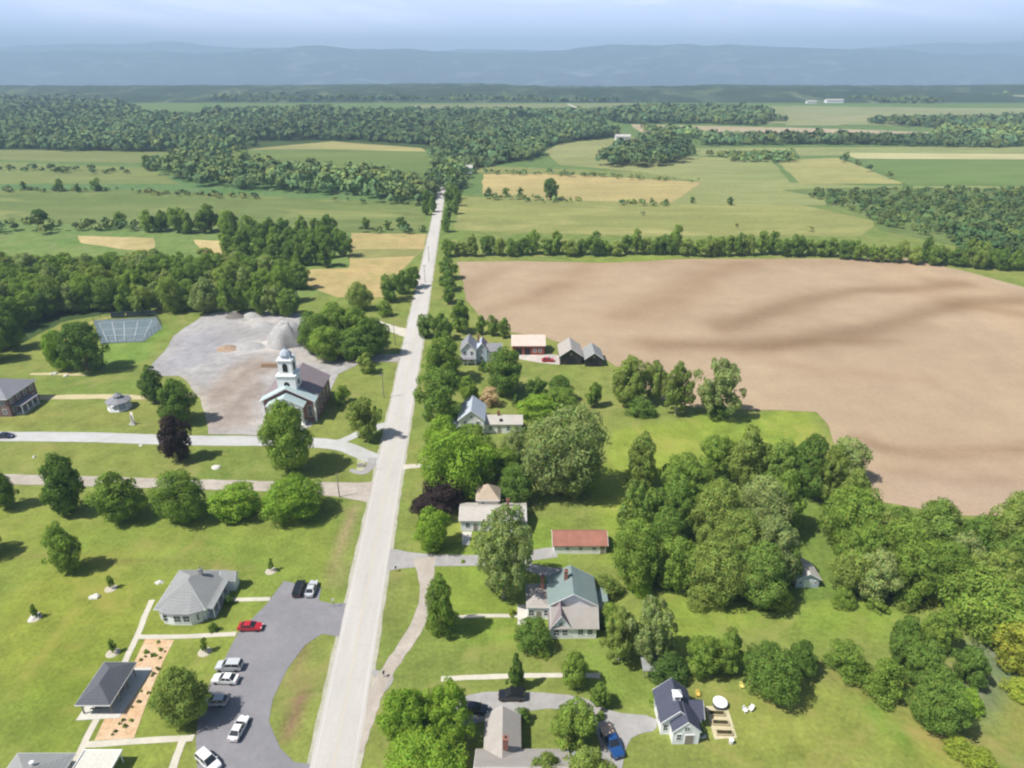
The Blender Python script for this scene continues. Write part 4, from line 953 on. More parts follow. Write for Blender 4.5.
# utility poles
wood_pole = mat('weathered_pole', (.34,.30,.25), .9, .2, 5)
def pole(u, v, h, lab, arm=True):
    x, y = G(u, v); t = thing('utility_pole', lab, 'pole', (x,y,0), R(3.5), 'wooden utility poles along the roads')
    MB().tube((0,0,0),(0,0,h),.16,.10,10).build('post', wood_pole, t)
    if arm:
        MB().box(-1.1,-.06,h-.8,1.1,.06,h-.68).build('crossarm', wood_pole, t)
        for dx in (-1,-.4,.4,1): MB().lathe([(.05,h-.68),(.07,h-.6),(.03,h-.5)],8,dx,0).build('insulator', B['trim'], t)
pole(369.5, 436, 8.5, 'wooden utility pole on the grass triangle at the junction'); pole(339.5, 497, 7.0, 'short wooden pole beside the lower side road', False)
pole(384, 398, 9, 'wooden utility pole on the church side of the main road'); pole(425, 282, 9, 'wooden utility pole beside the main road near the hay field'); pole(429, 262, 9, 'utility pole farthest along the main road'); pole(395, 345, 9, 'wooden utility pole by the yard entrance')
def sign(u, v, col, label, w=.6, h=.75, rz=0):
    x, y = G(u, v); t = thing('road_sign', label, 'sign', (x,y,0), R(rz)); MB().tube((0,0,0),(0,0,2.3),.04,.04,6).build('post', steel, t)
    MB().box(-w/2,-.05,1.6,w/2,-.02+.0,1.6+h).build('sign_panel', mat('sign_face', col, .5), t)
sign(376, 470, (.7,.7,.68), 'small white sign at the junction of the side roads'); sign(334, 607, (.7,.68,.5), 'small pale sign at the parking lot entrance')
x, y = G(361,467); t = thing('village_sign', 'low pale stone sign in the planted bed at the road junction', 'sign', (x,y,0), R(10)); MB().box(-1.1,-.15,0,1.1,.15,.35).build('base', B['stone'], t); MB().box(-.95,-.1,.352,.95,.1,1.25).build('sign_panel', B['bare'], t)
# mailboxes near the drives
for i, (u, v, lab) in enumerate(((396, 571.5, 'dark mailbox where the upper drive meets the main road'), (384, 677, 'dark mailbox at the mouth of the curving lane'))):
    x, y = G(u, v); t = thing('mailbox', lab, 'mailbox', (x,y,0)); MB().box(-.05,-.05,0,.05,.05,1.05).build('post', B['wood'], t); MB().box(-.16,-.26,1.052,.16,.26,1.32).build('box', B['dark'], t)
# ================================================================ trees
def leaf_mat():
    m = bpy.data.materials.new('foliage'); m.use_nodes = True; nt = m.node_tree; nt.nodes.clear()
    oi = nd(nt, 'ShaderNodeObjectInfo'); a = nd(nt, 'ShaderNodeVertexColor', layer_name='tint')
    r = ramp(nt, oi.outputs['Random'], 0, 1)
    c = mixc(nt, 1.0, mixc(nt, 1.0, oi.outputs['Color'], (1.12,1.16,1.05), 'MULTIPLY'), a.outputs['Color'], 'MULTIPLY')
    c = mixc(nt, 1.0, c, mixc(nt, r, (.86,.88,.85), (1.14,1.1,1.1)), 'MULTIPLY')
    d = nd(nt, 'ShaderNodeBsdfPrincipled'); t = nd(nt, 'ShaderNodeBsdfTranslucent'); mx = nd(nt, 'ShaderNodeMixShader'); o = nd(nt, 'ShaderNodeOutputMaterial')
    d.inputs['Roughness'].default_value = .8; d.inputs['Specular IOR Level'].default_value = .1
    nt.links.new(c, d.inputs['Base Color']); nt.links.new(mixc(nt, 1.0, c, (1.25,1.3,.6), 'MULTIPLY'), t.inputs['Color'])
    mx.inputs[0].default_value = .36; nt.links.new(d.outputs[0], mx.inputs[1]); nt.links.new(t.outputs[0], mx.inputs[2]); nt.links.new(mx.outputs[0], o.inputs['Surface'])
    return m
LEAF = leaf_mat(); BARK = mat('bark', (.20,.16,.12), .9, .2, 5); BARKP = mat('pale_bark', (.42,.38,.32), .9, .2, 5)

def quads_mesh(name, cen, nor, size, col, rg, m):
    """one small leaf-clump face per point"""
    n = len(cen); nor = nor/np.linalg.norm(nor, axis=1, keepdims=True)
    a = rg.normal(size=(n,3)); t = np.cross(nor, a); t /= np.linalg.norm(t, axis=1, keepdims=True)+1e-9; b = np.cross(nor, t)
    s = size[:,None]; asp = rg.uniform(.55,1.0,(n,1))
    V = np.stack([cen-t*s, cen-b*s*asp+nor*s*.15, cen+t*s, cen+b*s*asp+nor*s*.15], 1).reshape(-1,3).astype(np.float32)
    me = bpy.data.meshes.new(name); me.vertices.add(4*n); me.vertices.foreach_set('co', V.ravel())
    me.loops.add(4*n); me.loops.foreach_set('vertex_index', np.arange(4*n, dtype=np.int32))
    me.polygons.add(n); me.polygons.foreach_set('loop_start', np.arange(n, dtype=np.int32)*4)
    me.update(calc_edges=True); me.materials.append(m); set_tint(me, np.repeat(col, 4, 0)); return me
def crown_points(rg, shape, nleaf, leaf, nblob):
    """points over many overlapping clumps; unit crown: radius 1, height 0..2"""
    cs = []; tries = 0; e1, e2 = rg.uniform(0,6.28,2)
    z0 = {'round':.04,'oval':.05,'tall':.04,'cone':.03,'airy':.14,'bush':-.05,'pine':.05}[shape]
    def rad(h):
        if shape in ('round','bush'): return math.sqrt(max(0, 1-(2*h-1)**2))**.8 if shape == 'round' else math.sqrt(max(0,1-h*h))
        if shape == 'oval': return math.sin(math.pi*min(1, h**.85))**.7*(1-.18*h)
        if shape == 'tall': return (math.sin(math.pi*(.12+.88*h)**.8))**.5*(1-.25*h)
        if shape == 'cone': return (1-h)**.75*min(1, h*6+.3)
        if shape == 'pine': return (1-h)**.6*min(1, h*4+.35)
        return math.sin(math.pi*(.1+.9*h))**.6
    while len(cs) < nblob and tries < 4000:
        tries += 1; h = rg.uniform(.05,.97); r = rad(h); ang = rg.uniform(0, 2*math.pi); f = math.sqrt(rg.uniform(.18,1))
        R_ = {'round':.27,'oval':.25,'tall':.25,'cone':.2,'airy':.2,'bush':.28,'pine':.2}[shape]*rg.uniform(.5,1.4)
        rr = max(0, r*(.97+.12*math.sin(2*ang+e1)+.09*math.sin(3*ang+e2+h*4))-R_*.62)*f; c = np.array([rr*math.cos(ang), rr*math.sin(ang), z0+(2-z0)*(.06+.86*h)])
        if all(np.linalg.norm(c-q) > .52*(R_+Q)*(1.25 if shape == 'airy' else .78) for q, Q in cs): cs.append((c, R_))
    w = np.array([Q**2 for _, Q in cs]); w = w/w.sum(); P, N, S, K = [], [], [], []
    lean = rg.uniform(-.12,.12,2)
    for (c, Q), f in zip(cs, w):
        n = int(nleaf*f); d = rg.normal(size=(n,3)); d /= np.linalg.norm(d, axis=1, keepdims=True)
        out = c-np.array([0,0,.8]); out /= np.linalg.norm(out)+1e-6
        d = d+out*.45+np.array([0,0,.2]); d /= np.linalg.norm(d, axis=1, keepdims=True)
        lump = 1+.2*np.sin(d@rg.normal(size=3)*5+rg.uniform(0,6))
        rr = Q*lump*rg.uniform(.72,1.1,n)**.7; sq = np.array([1,1,.85])
        p = c+d*rr[:,None]*sq; p[:,:2] += lean*(p[:,2:]/2)**2
        P.append(p); N.append(d+rg.normal(size=(n,3))*.36); S.append(rg.uniform(.4,1.0,n)**1.3*leaf*1.4)
        k = rg.uniform(.86,1.14); c_ = np.column_stack([k*rg.uniform(.86,1.2,n), k*rg.uniform(.88,1.12,n), k*rg.uniform(.8,1.15,n)]); K.append(c_)
    # sparse inner leaves so that the crown is not hollow
    n = nleaf//7; idx = rg.integers(0, len(cs), n); cc = np.array([c for c,_ in cs])[idx]; ctr = np.array([0,0,1.0])
    p = ctr+(cc-ctr)*rg.uniform(.1,.8,(n,1))+rg.normal(size=(n,3))*.07; P.append(p); N.append(rg.normal(size=(n,3))); S.append(np.full(n, leaf*1.4)); K.append(np.ones((n,3))*.85)
    return np.concatenate(P), np.concatenate(N), np.concatenate(S), np.concatenate(K), cs
def trunk_mesh(rg, shape, cs, bark):
    b = MB(); tr = {'bush':.03,'tall':.045,'cone':.045}.get(shape, .06); p = Vector((0,0,-.03)); ht = 1.5 if shape in ('cone','pine','tall') else 1.05; n = 5; lastr = tr*1.3
    pts = [p]
    for i in range(1, n+1): pts.append(Vector((rg.uniform(-.03,.03), rg.uniform(-.03,.03), ht*i/n)))
    for i in range(n):
        r1 = tr*(1-.75*(i+1)/n); b.tube(pts[i], pts[i+1], lastr, r1, 8, i == n-1); lastr = r1
    order = rg.permutation(len(cs))[:9]
    for j in order:
        c, Q = cs[j]; base = pts[min(n-1, 2+int(rg.integers(0,3)))] if c[2] > .6 else pts[1]
        mid = base.lerp(Vector(c), .5)+Vector((0,0,.05)); b.tube(base, mid, tr*.45, tr*.28, 6, False); b.tube(mid, Vector(c), tr*.28, tr*.08, 6, True)
    return b.mesh('trunk', bark)
TPL = {}
def template(shape, var, res):
    key = (shape, var, res)
    if key not in TPL:
        rg = np.random.default_rng(hash(key) % 2**31 if False else sum(map(ord, shape))*101+var*17+res)
        nl, lf, nb = {0:(1100,.10,16), 1:(3800,.06,30), 2:(11500,.037,54), 3:(22000,.028,80)}[res]
        if shape == 'airy': nl = int(nl*.75); nb = int(nb*.8)
        if shape == 'bush': nl = int(nl*.7)
        P_, N_, S_, K_, cs = crown_points(rg, shape, nl, lf, nb)
        TPL[key] = (quads_mesh('crown', P_, N_, S_, K_, rg, LEAF), trunk_mesh(rg, shape, cs, BARKP if shape == 'airy' else BARK))
    return TPL[key]
NAMES = dict(round='broadleaf_tree', oval='broadleaf_tree', tall='poplar_tree', cone='spruce_tree', pine='pine_tree', airy='willow_tree', bush='shrub')
COL = dict(mid=(.19,.275,.055), bright=(.215,.33,.045), lime=(.30,.36,.06), dark=(.105,.175,.045), deep=(.14,.22,.048), grey=(.26,.32,.125), olive=(.225,.29,.075), purple=(.050,.034,.038), pink=(.5,.38,.26), wood=(.175,.255,.06), yellow=(.32,.34,.06), pine=(.07,.12,.05))
NT = [0]
def put_tree(x, y, r, h, shape, col, label=None, group=None, cat=None, name=None, res=None, var=None, rot=None):
    NT[0] += 1
    if res is None:
        zc = depth(x, y, h/2); size = F*2*r/zc; res = 3 if size > 52 else 2 if size > 24 else 1 if size > 9 else 0
    var = var if var is not None else NT[0] % (4 if res != 1 else 6)
    cm, tm = template(shape, var, res); name = name or NAMES[shape]
    e = thing(name, label, cat or ('shrub' if shape == 'bush' else 'tree'), (x,y,0), rot if rot is not None else NT[0]*2.399, group); e.scale = (r, r, h/2)
    c = bpy.data.objects.new('crown', cm); C.objects.link(c); c.parent = e; c.color = (*COL[col], 1)
    k = bpy.data.objects.new('trunk', tm); C.objects.link(k); k.parent = e
    return e
def from_box(x0, y0, x1, y1, rmin=.6, lim=1.3):
    """ground point, radius and height of a crown that fills this box in the photograph"""
    w = (x1-x0)/2; hh = (y1-y0)/2; u = (x0+x1)/2; v = (y0+y1)/2; h = 8.0
    for _ in range(12):
        zc = h*.5; X_, Y_ = G(u, v, zc); z = depth(X_, Y_, zc); th = math.atan2(H0-zc, Y_); r = w*z/F
        full = hh*z/F; q = full**2-(r*math.sin(th))**2; a = math.sqrt(q)/math.cos(th) if q > 0 else 0
        a = min(max(a, .6*r), lim*r); h = a*2/.95
    return X_, Y_, max(r, rmin), h
def T(x0, y0, x1, y1, shape, col, label, group=None, name=None, k=1.0, **kw):
    X_, Y_, r, h = from_box(x0, y0, x1, y1, lim={'tall':2.3,'cone':2.4,'pine':2.0,'airy':1.7,'oval':1.5}.get(shape, 1.2)); k = k*(.98 if shape in ('tall','cone') else 1.0); return put_tree(X_, Y_, r*1.04*k, h*1.02*k, shape, col, label, group, name=name, **kw)

# --- trees one can point at
T(-14,462,15,516,'oval','deep','dark green tree cut by the left edge, beside the lower side road')
T(38,446,83,521,'oval','deep','tall pointed tree, second from the left along the lower side road')
T(92,470,141,523,'oval','mid','uneven round tree between the tall pointed tree and the first dense dome tree')
T(151,469,208,522,'round','mid','largest and darkest of the three dense dome-shaped trees below the side road',name='round_maple_tree', k=.93)
T(211,480,262,521,'round','bright','dense dome tree, the small middle one of three below the side road',name='round_maple_tree', k=.93)
T(264,474,322,523,'round','bright','bright dense dome tree nearest the main road below the side road',name='round_maple_tree', k=.93)
T(258,397,312,473,'oval','mid','tall green tree standing in front of the church portico')
T(157,414,191,462,'oval','purple','dark purple-leaved tree beside the side road below the gazebo trees',name='purple_maple_tree')
T(137,367,165,402,'oval','dark','dark tree nearest the gazebo, behind a larger one')
T(155,378,195,424,'oval','deep','broad dark green tree between the gazebo and the gravel yard')
T(41,333,72,369,'round','bright','light green tree next to a darker one below the tennis court')
T(61,322,102,373,'round','dark','dark rounded tree right beside the light green one below the tennis court')
T(44,514,80,584,'oval','mid','solitary tree with dark shadow in the open left lawn')
T(-34,518,-2,560,'round','mid','tree standing just beyond the left edge of the lawn')
T(146,658,209,726,'oval','olive','grey-green spreading tree between the tan bed and the parking lot', k=.9)
T(357,353,375,373,'round','olive','small round tree on the church lawn near the yard entrance')
T(346,395,381,440,'airy','olive','thin-crowned tree beside the pole at the road junction')
T(333,384,350,403,'bush','mid','shrub against the shaded side wall of the church')
T(375,678,436,745,'oval','bright','bright green tree nearest the main road at the lower edge', k=.9)
T(415,672,476,742,'airy','bright','bright green tree beside the dark blue-black car', k=.9)
T(380,722,470,800,'round','bright','large bright green tree cut by the lower edge right of the road', k=.9)
T(462,560,464,562,'bush','mid','low shrub by the upper drive')
T(471,506,536,600,'airy','grey','large silver-green tree in front of the white-roofed house',name='silver_maple_tree')
T(423,566,457,640,'tall','mid','slender tall tree where the curving lane leaves the upper drive')
T(513,619,551,652,'round','deep','round shrubby tree in front of the green-roofed house')
T(505,652,527,688,'cone','deep','small pointed evergreen beside the thin footpath')
T(560,645,591,692,'oval','mid','ragged tree right of the small pointed evergreen')
T(602,590,640,680,'airy','olive','tall feathery light tree behind the green-roofed house',name='silver_maple_tree')
T(628,592,676,668,'airy','grey','wide silvery tree above the lean-to shed',name='silver_maple_tree')
T(585,572,622,600,'bush','olive','dense shrub between the garage and the green-roofed house')
T(600,600,624,630,'bush','mid','shrub against the side wall of the green-roofed house')
T(551,702,597,749,'round','mid','round-headed tree in the loop of the lower drive')
T(588,680,611,708,'oval','mid','small tree at the fork of the lower drive')
T(565,750,612,800,'round','olive','tree left of the blue pickup at the lower edge')
T(528,752,566,800,'round','olive','tree growing against the cross-gabled house at the lower edge')
T(686,632,722,682,'round','mid','left one of two shrubby trees behind the cupola house')
T(712,624,747,680,'oval','mid','fuller one of the two shrubby trees behind the cupola house')
T(745,627,802,712,'round','deep','large dark tree with long shadow standing on the lower right lawn', k=.9)
T(790,640,818,676,'oval','deep','smaller tree leaning against the large dark one on the right lawn')
T(826,638,870,678,'bush','mid','shrub clump between the two lower right lawns')
T(646,648,690,686,'bush','dark','dark hedge-like shrub over the lean-to shed')
T(888,612,926,668,'oval','deep','upright dark tree at the top of the lower right thicket')
T(924,606,958,652,'oval','mid','tree beside the upright dark one in the lower right thicket')
T(903,640,948,694,'round','deep','broad dark tree in the middle of the lower right thicket')
T(912,672,966,732,'round','deep','darkest lowest tree of the lower right thicket')
T(868,655,908,702,'bush','mid','spreading shrub on the left flank of the lower right thicket')
T(950,572,1030,642,'round','mid','large spreading tree at the right edge above the yellow-green tree')
T(953,645,990,686,'oval','deep','dark small tree between the thicket and the yellow-green tree')
T(1000,622,1046,676,'round','yellow','yellow-green tree cut by the right edge')
T(950,684,984,713,'bush','bright','bright shrub right of the darkest thicket tree')
T(1008,676,1040,702,'bush','lime','pale green shrub at the right edge below the yellow-green tree')
T(946,734,974,760,'bush','lime','low lime-green shrub at the lower right ditch'); T(966,745,998,775,'bush','lime','lower of two lime-green shrubs at the lower right ditch')
# along the main road, right side, from far to near
for i, b_ in enumerate(((437,256,458,278),(438,270,459,290),(440,284,458,303))): T(*b_,'oval','deep',['narrow tree right of the main road, farthest of three in line','narrow tree right of the main road, middle of three in line','narrow tree right of the main road, closest of three in line'][i],'slim trees right of the main road')
T(416,309,436,341,'round','deep','dark tree at the roadside opposite the pale side lane'); T(430,311,452,342,'round','deep','dark tree just behind the roadside one opposite the pale lane')
T(449,296,471,336,'oval','mid','tree left of the row of three poplars')
for i, b_ in enumerate(((474,307,487,342),(485,306,499,344),(497,307,511,348))): T(*b_,'oval','mid',['poplar nearest the road in a row of three behind the twin-gabled house','middle poplar of a row of three behind the twin-gabled house','poplar nearest the red barn in a row of three'][i],'three poplars behind the twin-gabled house')
T(424,339,463,383,'round','mid','roadside tree left of the twin-gabled house')
T(415,368,463,428,'round','deep','large dark roadside tree left of the pale-roofed house'); T(421,350,450,378,'oval','bright','light tree on top of the large dark roadside tree')
T(456,375,480,402,'oval','mid','tree between the roadside trees and the pinkish shrub')
T(485,350,526,394,'round','deep','round dark tree in front of the red barn')
T(478,386,501,406,'bush','pink','pinkish flowering shrub above the pale-roofed house',name='flowering_shrub')
T(510,393,522,407,'cone','dark','small dark conifer right of the flowering shrub')
T(527,378,549,402,'round','deep','left one of a pair of round dark trees on the back lawn'); T(546,377,573,402,'round','deep','right one of a pair of round dark trees on the back lawn')
T(546,388,578,416,'round','mid','round dark tree just in front of the pair on the back lawn'); T(519,394,560,424,'round','bright','light green round tree left of the big spreading tree')
T(585,380,604,407,'oval','mid','small solitary tree on the back lawn below the dark barns')
T(526,407,602,500,'round','grey','very large spreading grey-green tree in the middle of the gardens',name='silver_maple_tree')
T(560,440,600,498,'round','mid','darker tree hidden against the very large spreading one')
T(499,428,530,464,'oval','grey','small grey-green tree at the end of the long low wing',name='silver_maple_tree')
T(422,418,464,470,'round','bright','light green tree left of the pale-roofed house')
T(424,432,494,500,'round','bright','large leafy tree below the pale-roofed house'); T(452,425,492,465,'round','mid','tree against the front of the pale-roofed house')
T(490,440,521,490,'round','mid','shady tree between the leafy tree and the very large spreading one')
T(497,465,535,505,'round','deep','low dark tree just behind the turret of the white-roofed house')
T(410,492,450,521,'round','purple','dark purple-leaved tree nearest the main road',name='purple_maple_tree'); T(424,476,464,512,'round','purple','dark purple-leaved tree under the large leafy tree',name='purple_maple_tree')
T(414,510,450,551,'round','bright','bright round shrubby tree beside the upper drive')
T(595,500,618,530,'bush','mid','shrub at the wood edge above the garage') if False else None
# at the edge of the ploughed field
T(612,347,648,414,'oval','olive','tall tree at the field edge, farthest left of the field-edge group'); T(640,356,668,404,'airy','olive','airy tree behind the tall one at the field edge',name='ash_tree')
T(663,364,695,414,'airy','olive','thin-crowned tree between the field-edge group and the tall solitary one',name='ash_tree'); T(697,357,742,418,'airy','grey','tall airy tree standing alone in front of the ploughed field',name='ash_tree')
T(625,398,655,414,'bush','deep','dark shrub at the foot of the field-edge trees'); T(705,400,730,418,'bush','deep','dark shrub at the foot of the tall airy tree')
T(626,430,660,487,'tall','olive','tall column-shaped tree on the back lawn left of the wood')

# --- left of the road
for i, b_ in enumerate(((297,310,330,356),(318,302,352,350),(340,305,372,352),(356,318,388,357),(308,326,345,360),(336,328,376,360))):
    T(*b_,'round',['deep','mid','mid','deep','mid','deep'][i],'leafy tree in the dense clump between the church and the pale side lane','trees in the clump behind the church')
for i, b_ in enumerate(((379,272,402,302),(393,264,412,300),(404,260,421,296))): T(*b_,'round','deep',['roadside clump tree nearest the hay field','middle tree of the roadside clump by the hay field','clump tree nearest the main road by the hay field'][i],'clump by the hay field')
T(347,284,371,310,'round','olive','round tree at the corner of the hay field'); T(376,300,392,316,'bush','mid','shrub below the roadside clump by the hay field')

# --- right wood, tree by tree
WG = 'trees of the wood below the ploughed field'
wood = [(700,428,736,488),(728,420,770,502),(756,430,800,507),(790,432,834,502),(815,440,851,512),(830,425,867,497),(660,452,706,492),(668,462,712,505),(838,466,872,520),
 (615,480,662,548),(650,476,696,547),(690,476,745,552),(735,480,790,550),(762,474,806,536),(826,492,882,556),(860,505,905,572),(905,497,965,560),(955,512,998,572),(985,502,1036,570),(940,530,985,585),
 (612,522,665,590),(655,535,700,594),(690,545,742,603),(733,540,790,606),(772,536,800,592),(832,546,872,600),(853,548,900,602),(888,548,935,600),(925,548,975,604),(968,548,1020,612),(1000,530,1050,600),(640,505,690,560),(705,510,760,575),(745,515,800,580),(840,525,890,585),(880,525,930,580),(1010,490,1060,540),(885,470+35,915,545)]
for i, b_ in enumerate(wood):
    T(*b_, ['round','oval','round','oval','airy'][i%5] if i%7 else 'round', ['mid','grey','deep','olive','mid','olive','wood'][(i*3)%7], 'leafy broadleaf tree standing among others in the wood below the ploughed field', WG, k=1.03)
for i, (u, v) in enumerate(((668,494),(700,500),(780,600),(905,600),(960,606),(878,604),(935,596),(700,598),(640,585),(845,598),(990,560))):
    w = 9+(i*5)%6; T(u-w,v-w,u+w,v+w*.8,'bush',['bright','mid','lime','olive'][i%4],'low undergrowth shrub at the foot of the wood below the ploughed field','shrubs at the foot of the wood')

# --- left wood in front of the hay fields
LG = 'trees of the wood behind the tennis court'; nL = 0
rows = [(312,30,1.0),(299,28,1),(289,25,1),(280,22,1),(272,18,1)]
edge = lambda u: 366-(u+40)*.55 if u < 30 else 322-(u-30)*.25 if u < 90 else 307
rgt = np.random.default_rng(11)
for ri, (v, hpx, _) in enumerate(rows):
    u = -24+ri*5; 
    while u < (300 if ri < 4 else 250):
        w = rgt.uniform(19,29)*(1-.05*ri)
        vb = v+rgt.uniform(-3,4)
        if 60 < u < 230 and ri > 4 and rgt.random() < .5: u += w*.8; continue
        hh = hpx*rgt.uniform(.95,1.35)
        x_, y_ = G(u, vb); r = w/2*depth(x_,y_,5)/F*1.12; h = hh*depth(x_,y_,5)/F*1.0
        put_tree(x_, y_, r, min(h, 17), ['round','oval','round','round','oval'][nL%5], ['wood','mid','mid','olive','wood','grey'][int(rgt.integers(0,6))], 'broadleaf tree standing in the dense wood behind the tennis court', LG); nL += 1
        u += w*.74
for (u, v, w, hh) in ((-12,362,36,46),(8,350,34,42),(-10,335,34,40),(14,330,30,36),(30,322,26,30),(48,316,26,28),(8,308,26,30),(-14,312,30,34),(24,306,24,28)):
    x_, y_ = G(u, v); d_ = depth(x_,y_,5)/F; put_tree(x_, y_, w/2*d_, min(hh*d_, 16), 'round', ['deep','wood'][nL%2], 'dark broadleaf tree at the left edge behind the brick house', 'trees at the left edge behind the brick house'); nL += 1
# the darker clump by the hay field
k = 0
for v, us in ((266,range(236,340,13)),(258,range(230,350,14)),(249,range(232,352,15)),(240,range(236,346,16)),(232,range(150,232,13))):
    for u in us:
        x_, y_ = G(u+rgt.uniform(-3,3), v+rgt.uniform(-2,2)); d_ = depth(x_,y_,5)/F
        put_tree(x_, y_, rgt.uniform(8,10.5)*d_, min(rgt.uniform(21,29)*d_, 17), ['oval','round','oval'][k%3], ['wood','deep','mid'][k%3], 'dark upright tree in the close clump beside the hay field', 'dark trees in the clump beside the hay field'); k += 1
# windbreak above the ploughed field
u = 449; k = 0
while u < 1045:
    f = (u-450)/575; v = 258+(0 if f < .6 else (f-.6)*40)+rgt.uniform(-1.5,1.5); x_, y_ = G(u, v-3); d_ = depth(x_,y_,5)/F; hh = rgt.uniform(17,27) if rgt.random() > .08 else 31
    put_tree(x_, y_, rgt.uniform(7,10)*d_, hh*d_*.95, ['round','oval','oval','round'][k%4], ['wood','deep','mid','olive'][int(rgt.integers(0,4))], 'tree in the long windbreak at the far side of the ploughed field', 'trees of the long windbreak'); k += 1
    u += rgt.uniform(9,14)
# trees along the far stretch of the road
for i, (u, v) in enumerate(((447,222),(450,212),(449,203),(451,196),(453,190),(455,214),(427,205),(429,198),(431,192),(433,212),(434,186),(452,183),(426,215),(446,232),(458,206),(456,199))):
    x_, y_ = G(u, v); d_ = depth(x_,y_,5)/F; put_tree(x_, y_, rgt.uniform(4.5,6.5)*d_, rgt.uniform(13,18)*d_, 'oval', ['deep','wood'][i%2], 'tree lining the far straight stretch of the main road', 'trees lining the far stretch of road')
# hedgerow and single trees out in the fields
for i, (u, v, hh, lab) in enumerate(((551,200,20,'solitary dark tree at the near edge of the tan hay field beyond the windbreak'),(60,191,11,'small tree in the hedge line of the left meadows'),(78,192,8,'low tree in the hedge line of the left meadows, between two others'),(97,191,12,'small tree at the right end of the left meadow hedge line'),(25,190,8,'small tree at the start of the left meadow hedge line'),
     (148,170,14,'single tree at the left tip of the long meadow wood'),(44,227,17,'round tree at the far edge of the left wood, apart from the rest'),(122,227,14,'upright tree on the hedge below the left meadows'),(160,232,16,'tree where the meadow hedge meets the dark clump'),(366,229,11,'small tree on the hedge above the hay field'),(402,230,13,'tree on the hedge above the hay field close to the road'),(388,230,10,'low tree between two others on the hedge above the hay field'),
     (730,205,8,'lone bush in the pasture beyond the windbreak'),(692,203,6,'low bush at the corner of the tan field'),(666,205,6,'bush at the near corner of the tan hay field'),(845,161,9,'lone tree at the end of the far green crop field'),(520,196,8,'low tree on the near edge of the tan hay field'),(506,197,9,'low tree left of another on the near edge of the tan hay field'),(489,196,8,'tree at the left corner of the tan hay field'))):
    x_, y_ = G(u, v); d_ = depth(x_,y_,4)/F; put_tree(x_, y_, hh*.45*d_, hh*d_*1.05, 'round', ['dark','wood'][i%2], lab)

B['mulchy'] = mat('pale_chippings', (.50,.46,.36), .95, .15, 4)
# saplings on the lawn
for i, (u, v, lab) in enumerate(((114,653,'sapling with pale gravel ring beside the footpath above the pavilion'),(206,652,'sapling with pale gravel ring between the footpath and the parked cars'),(36,618,'sapling with pale ring farthest left on the lawn'),(112,588.5,'sapling with pale ring left of the white building'),(272,571,'sapling with pale ring beside the top of the parking lot'))):
    x_, y_ = G(u, v); t = put_tree(x_, y_, .8, 3.6, 'airy', 'mid', lab, 'saplings planted on the lawn', 'tree', 'sapling', res=1)
    o = MB().lathe([(1.25,0),(1.15,.08),(.7,.14),(.12,.15)], 18).build('mulch_ring', B['mulchy'], None, (x_-.2,y_,.0)); tag(o, 'pale gravel ring round the '+lab.replace('with pale gravel ring ','').replace('with pale ring ',''), 'mulch ring')
# planting on the tan bed
bedp = PX((146,642),(172,643),(160,663),(150,690),(132,735),(98,738),(112,712),(130,678)); A = np.array(bedp); k = 0
while k < 26:
    p = np.array([[random.uniform(A[:,0].min(),A[:,0].max()), random.uniform(A[:,1].min(),A[:,1].max())]])
    if not in_poly(p, bedp)[0]: continue
    x_, y_ = p[0]
    if -73.4 < x_ < -65.4 and 79.5 < y_ < 91: continue
    s = random.uniform(.25,.5); put_tree(x_, y_, s, s*1.5, 'bush', ['deep','olive','dark','bright'][k%4], 'small round shrub planted in the tan bed beside the pavilion', 'shrubs in the tan bed', 'shrub', 'shrub', res=0); k += 1
# foundation and garden shrubs
for i, (u, v, w, c_, lab) in enumerate(((213,627,5,'deep','clipped shrub at the front corner of the white visitor building'),(228,600,5,'dark','dark shrub by the side entrance of the white visitor building'),(224,583,5,'dark','dark shrub at the rear corner of the white visitor building'),(544,650,7,'mid','shrub below the white front gable'),(512,612,4,'lime','pale shrub at the end of the thin footpath'),(606,622,8,'dark','dark shrub close to the side of the green-roofed house'),(700,728,6,'dark','dark shrub beside the cupola house wall'),(655,700,6,'bright','bright shrub behind the left wall of the cupola house'),(522,715,9,'deep','shrub against the wing of the cross-gabled house'),(471,521,6,'deep','shrub at the end of the white-roofed house'),(483,366,5,'dark','shrub in front of the twin-gabled house'),(446,408,6,'lime','pale shrub left of the pale-roofed house'),(600,715,5,'mid','small shrub inside the fork of the lower drive'))):
    T(u-w,v-w,u+w,v+w,'bush',c_,lab)
print('trees', NT[0])
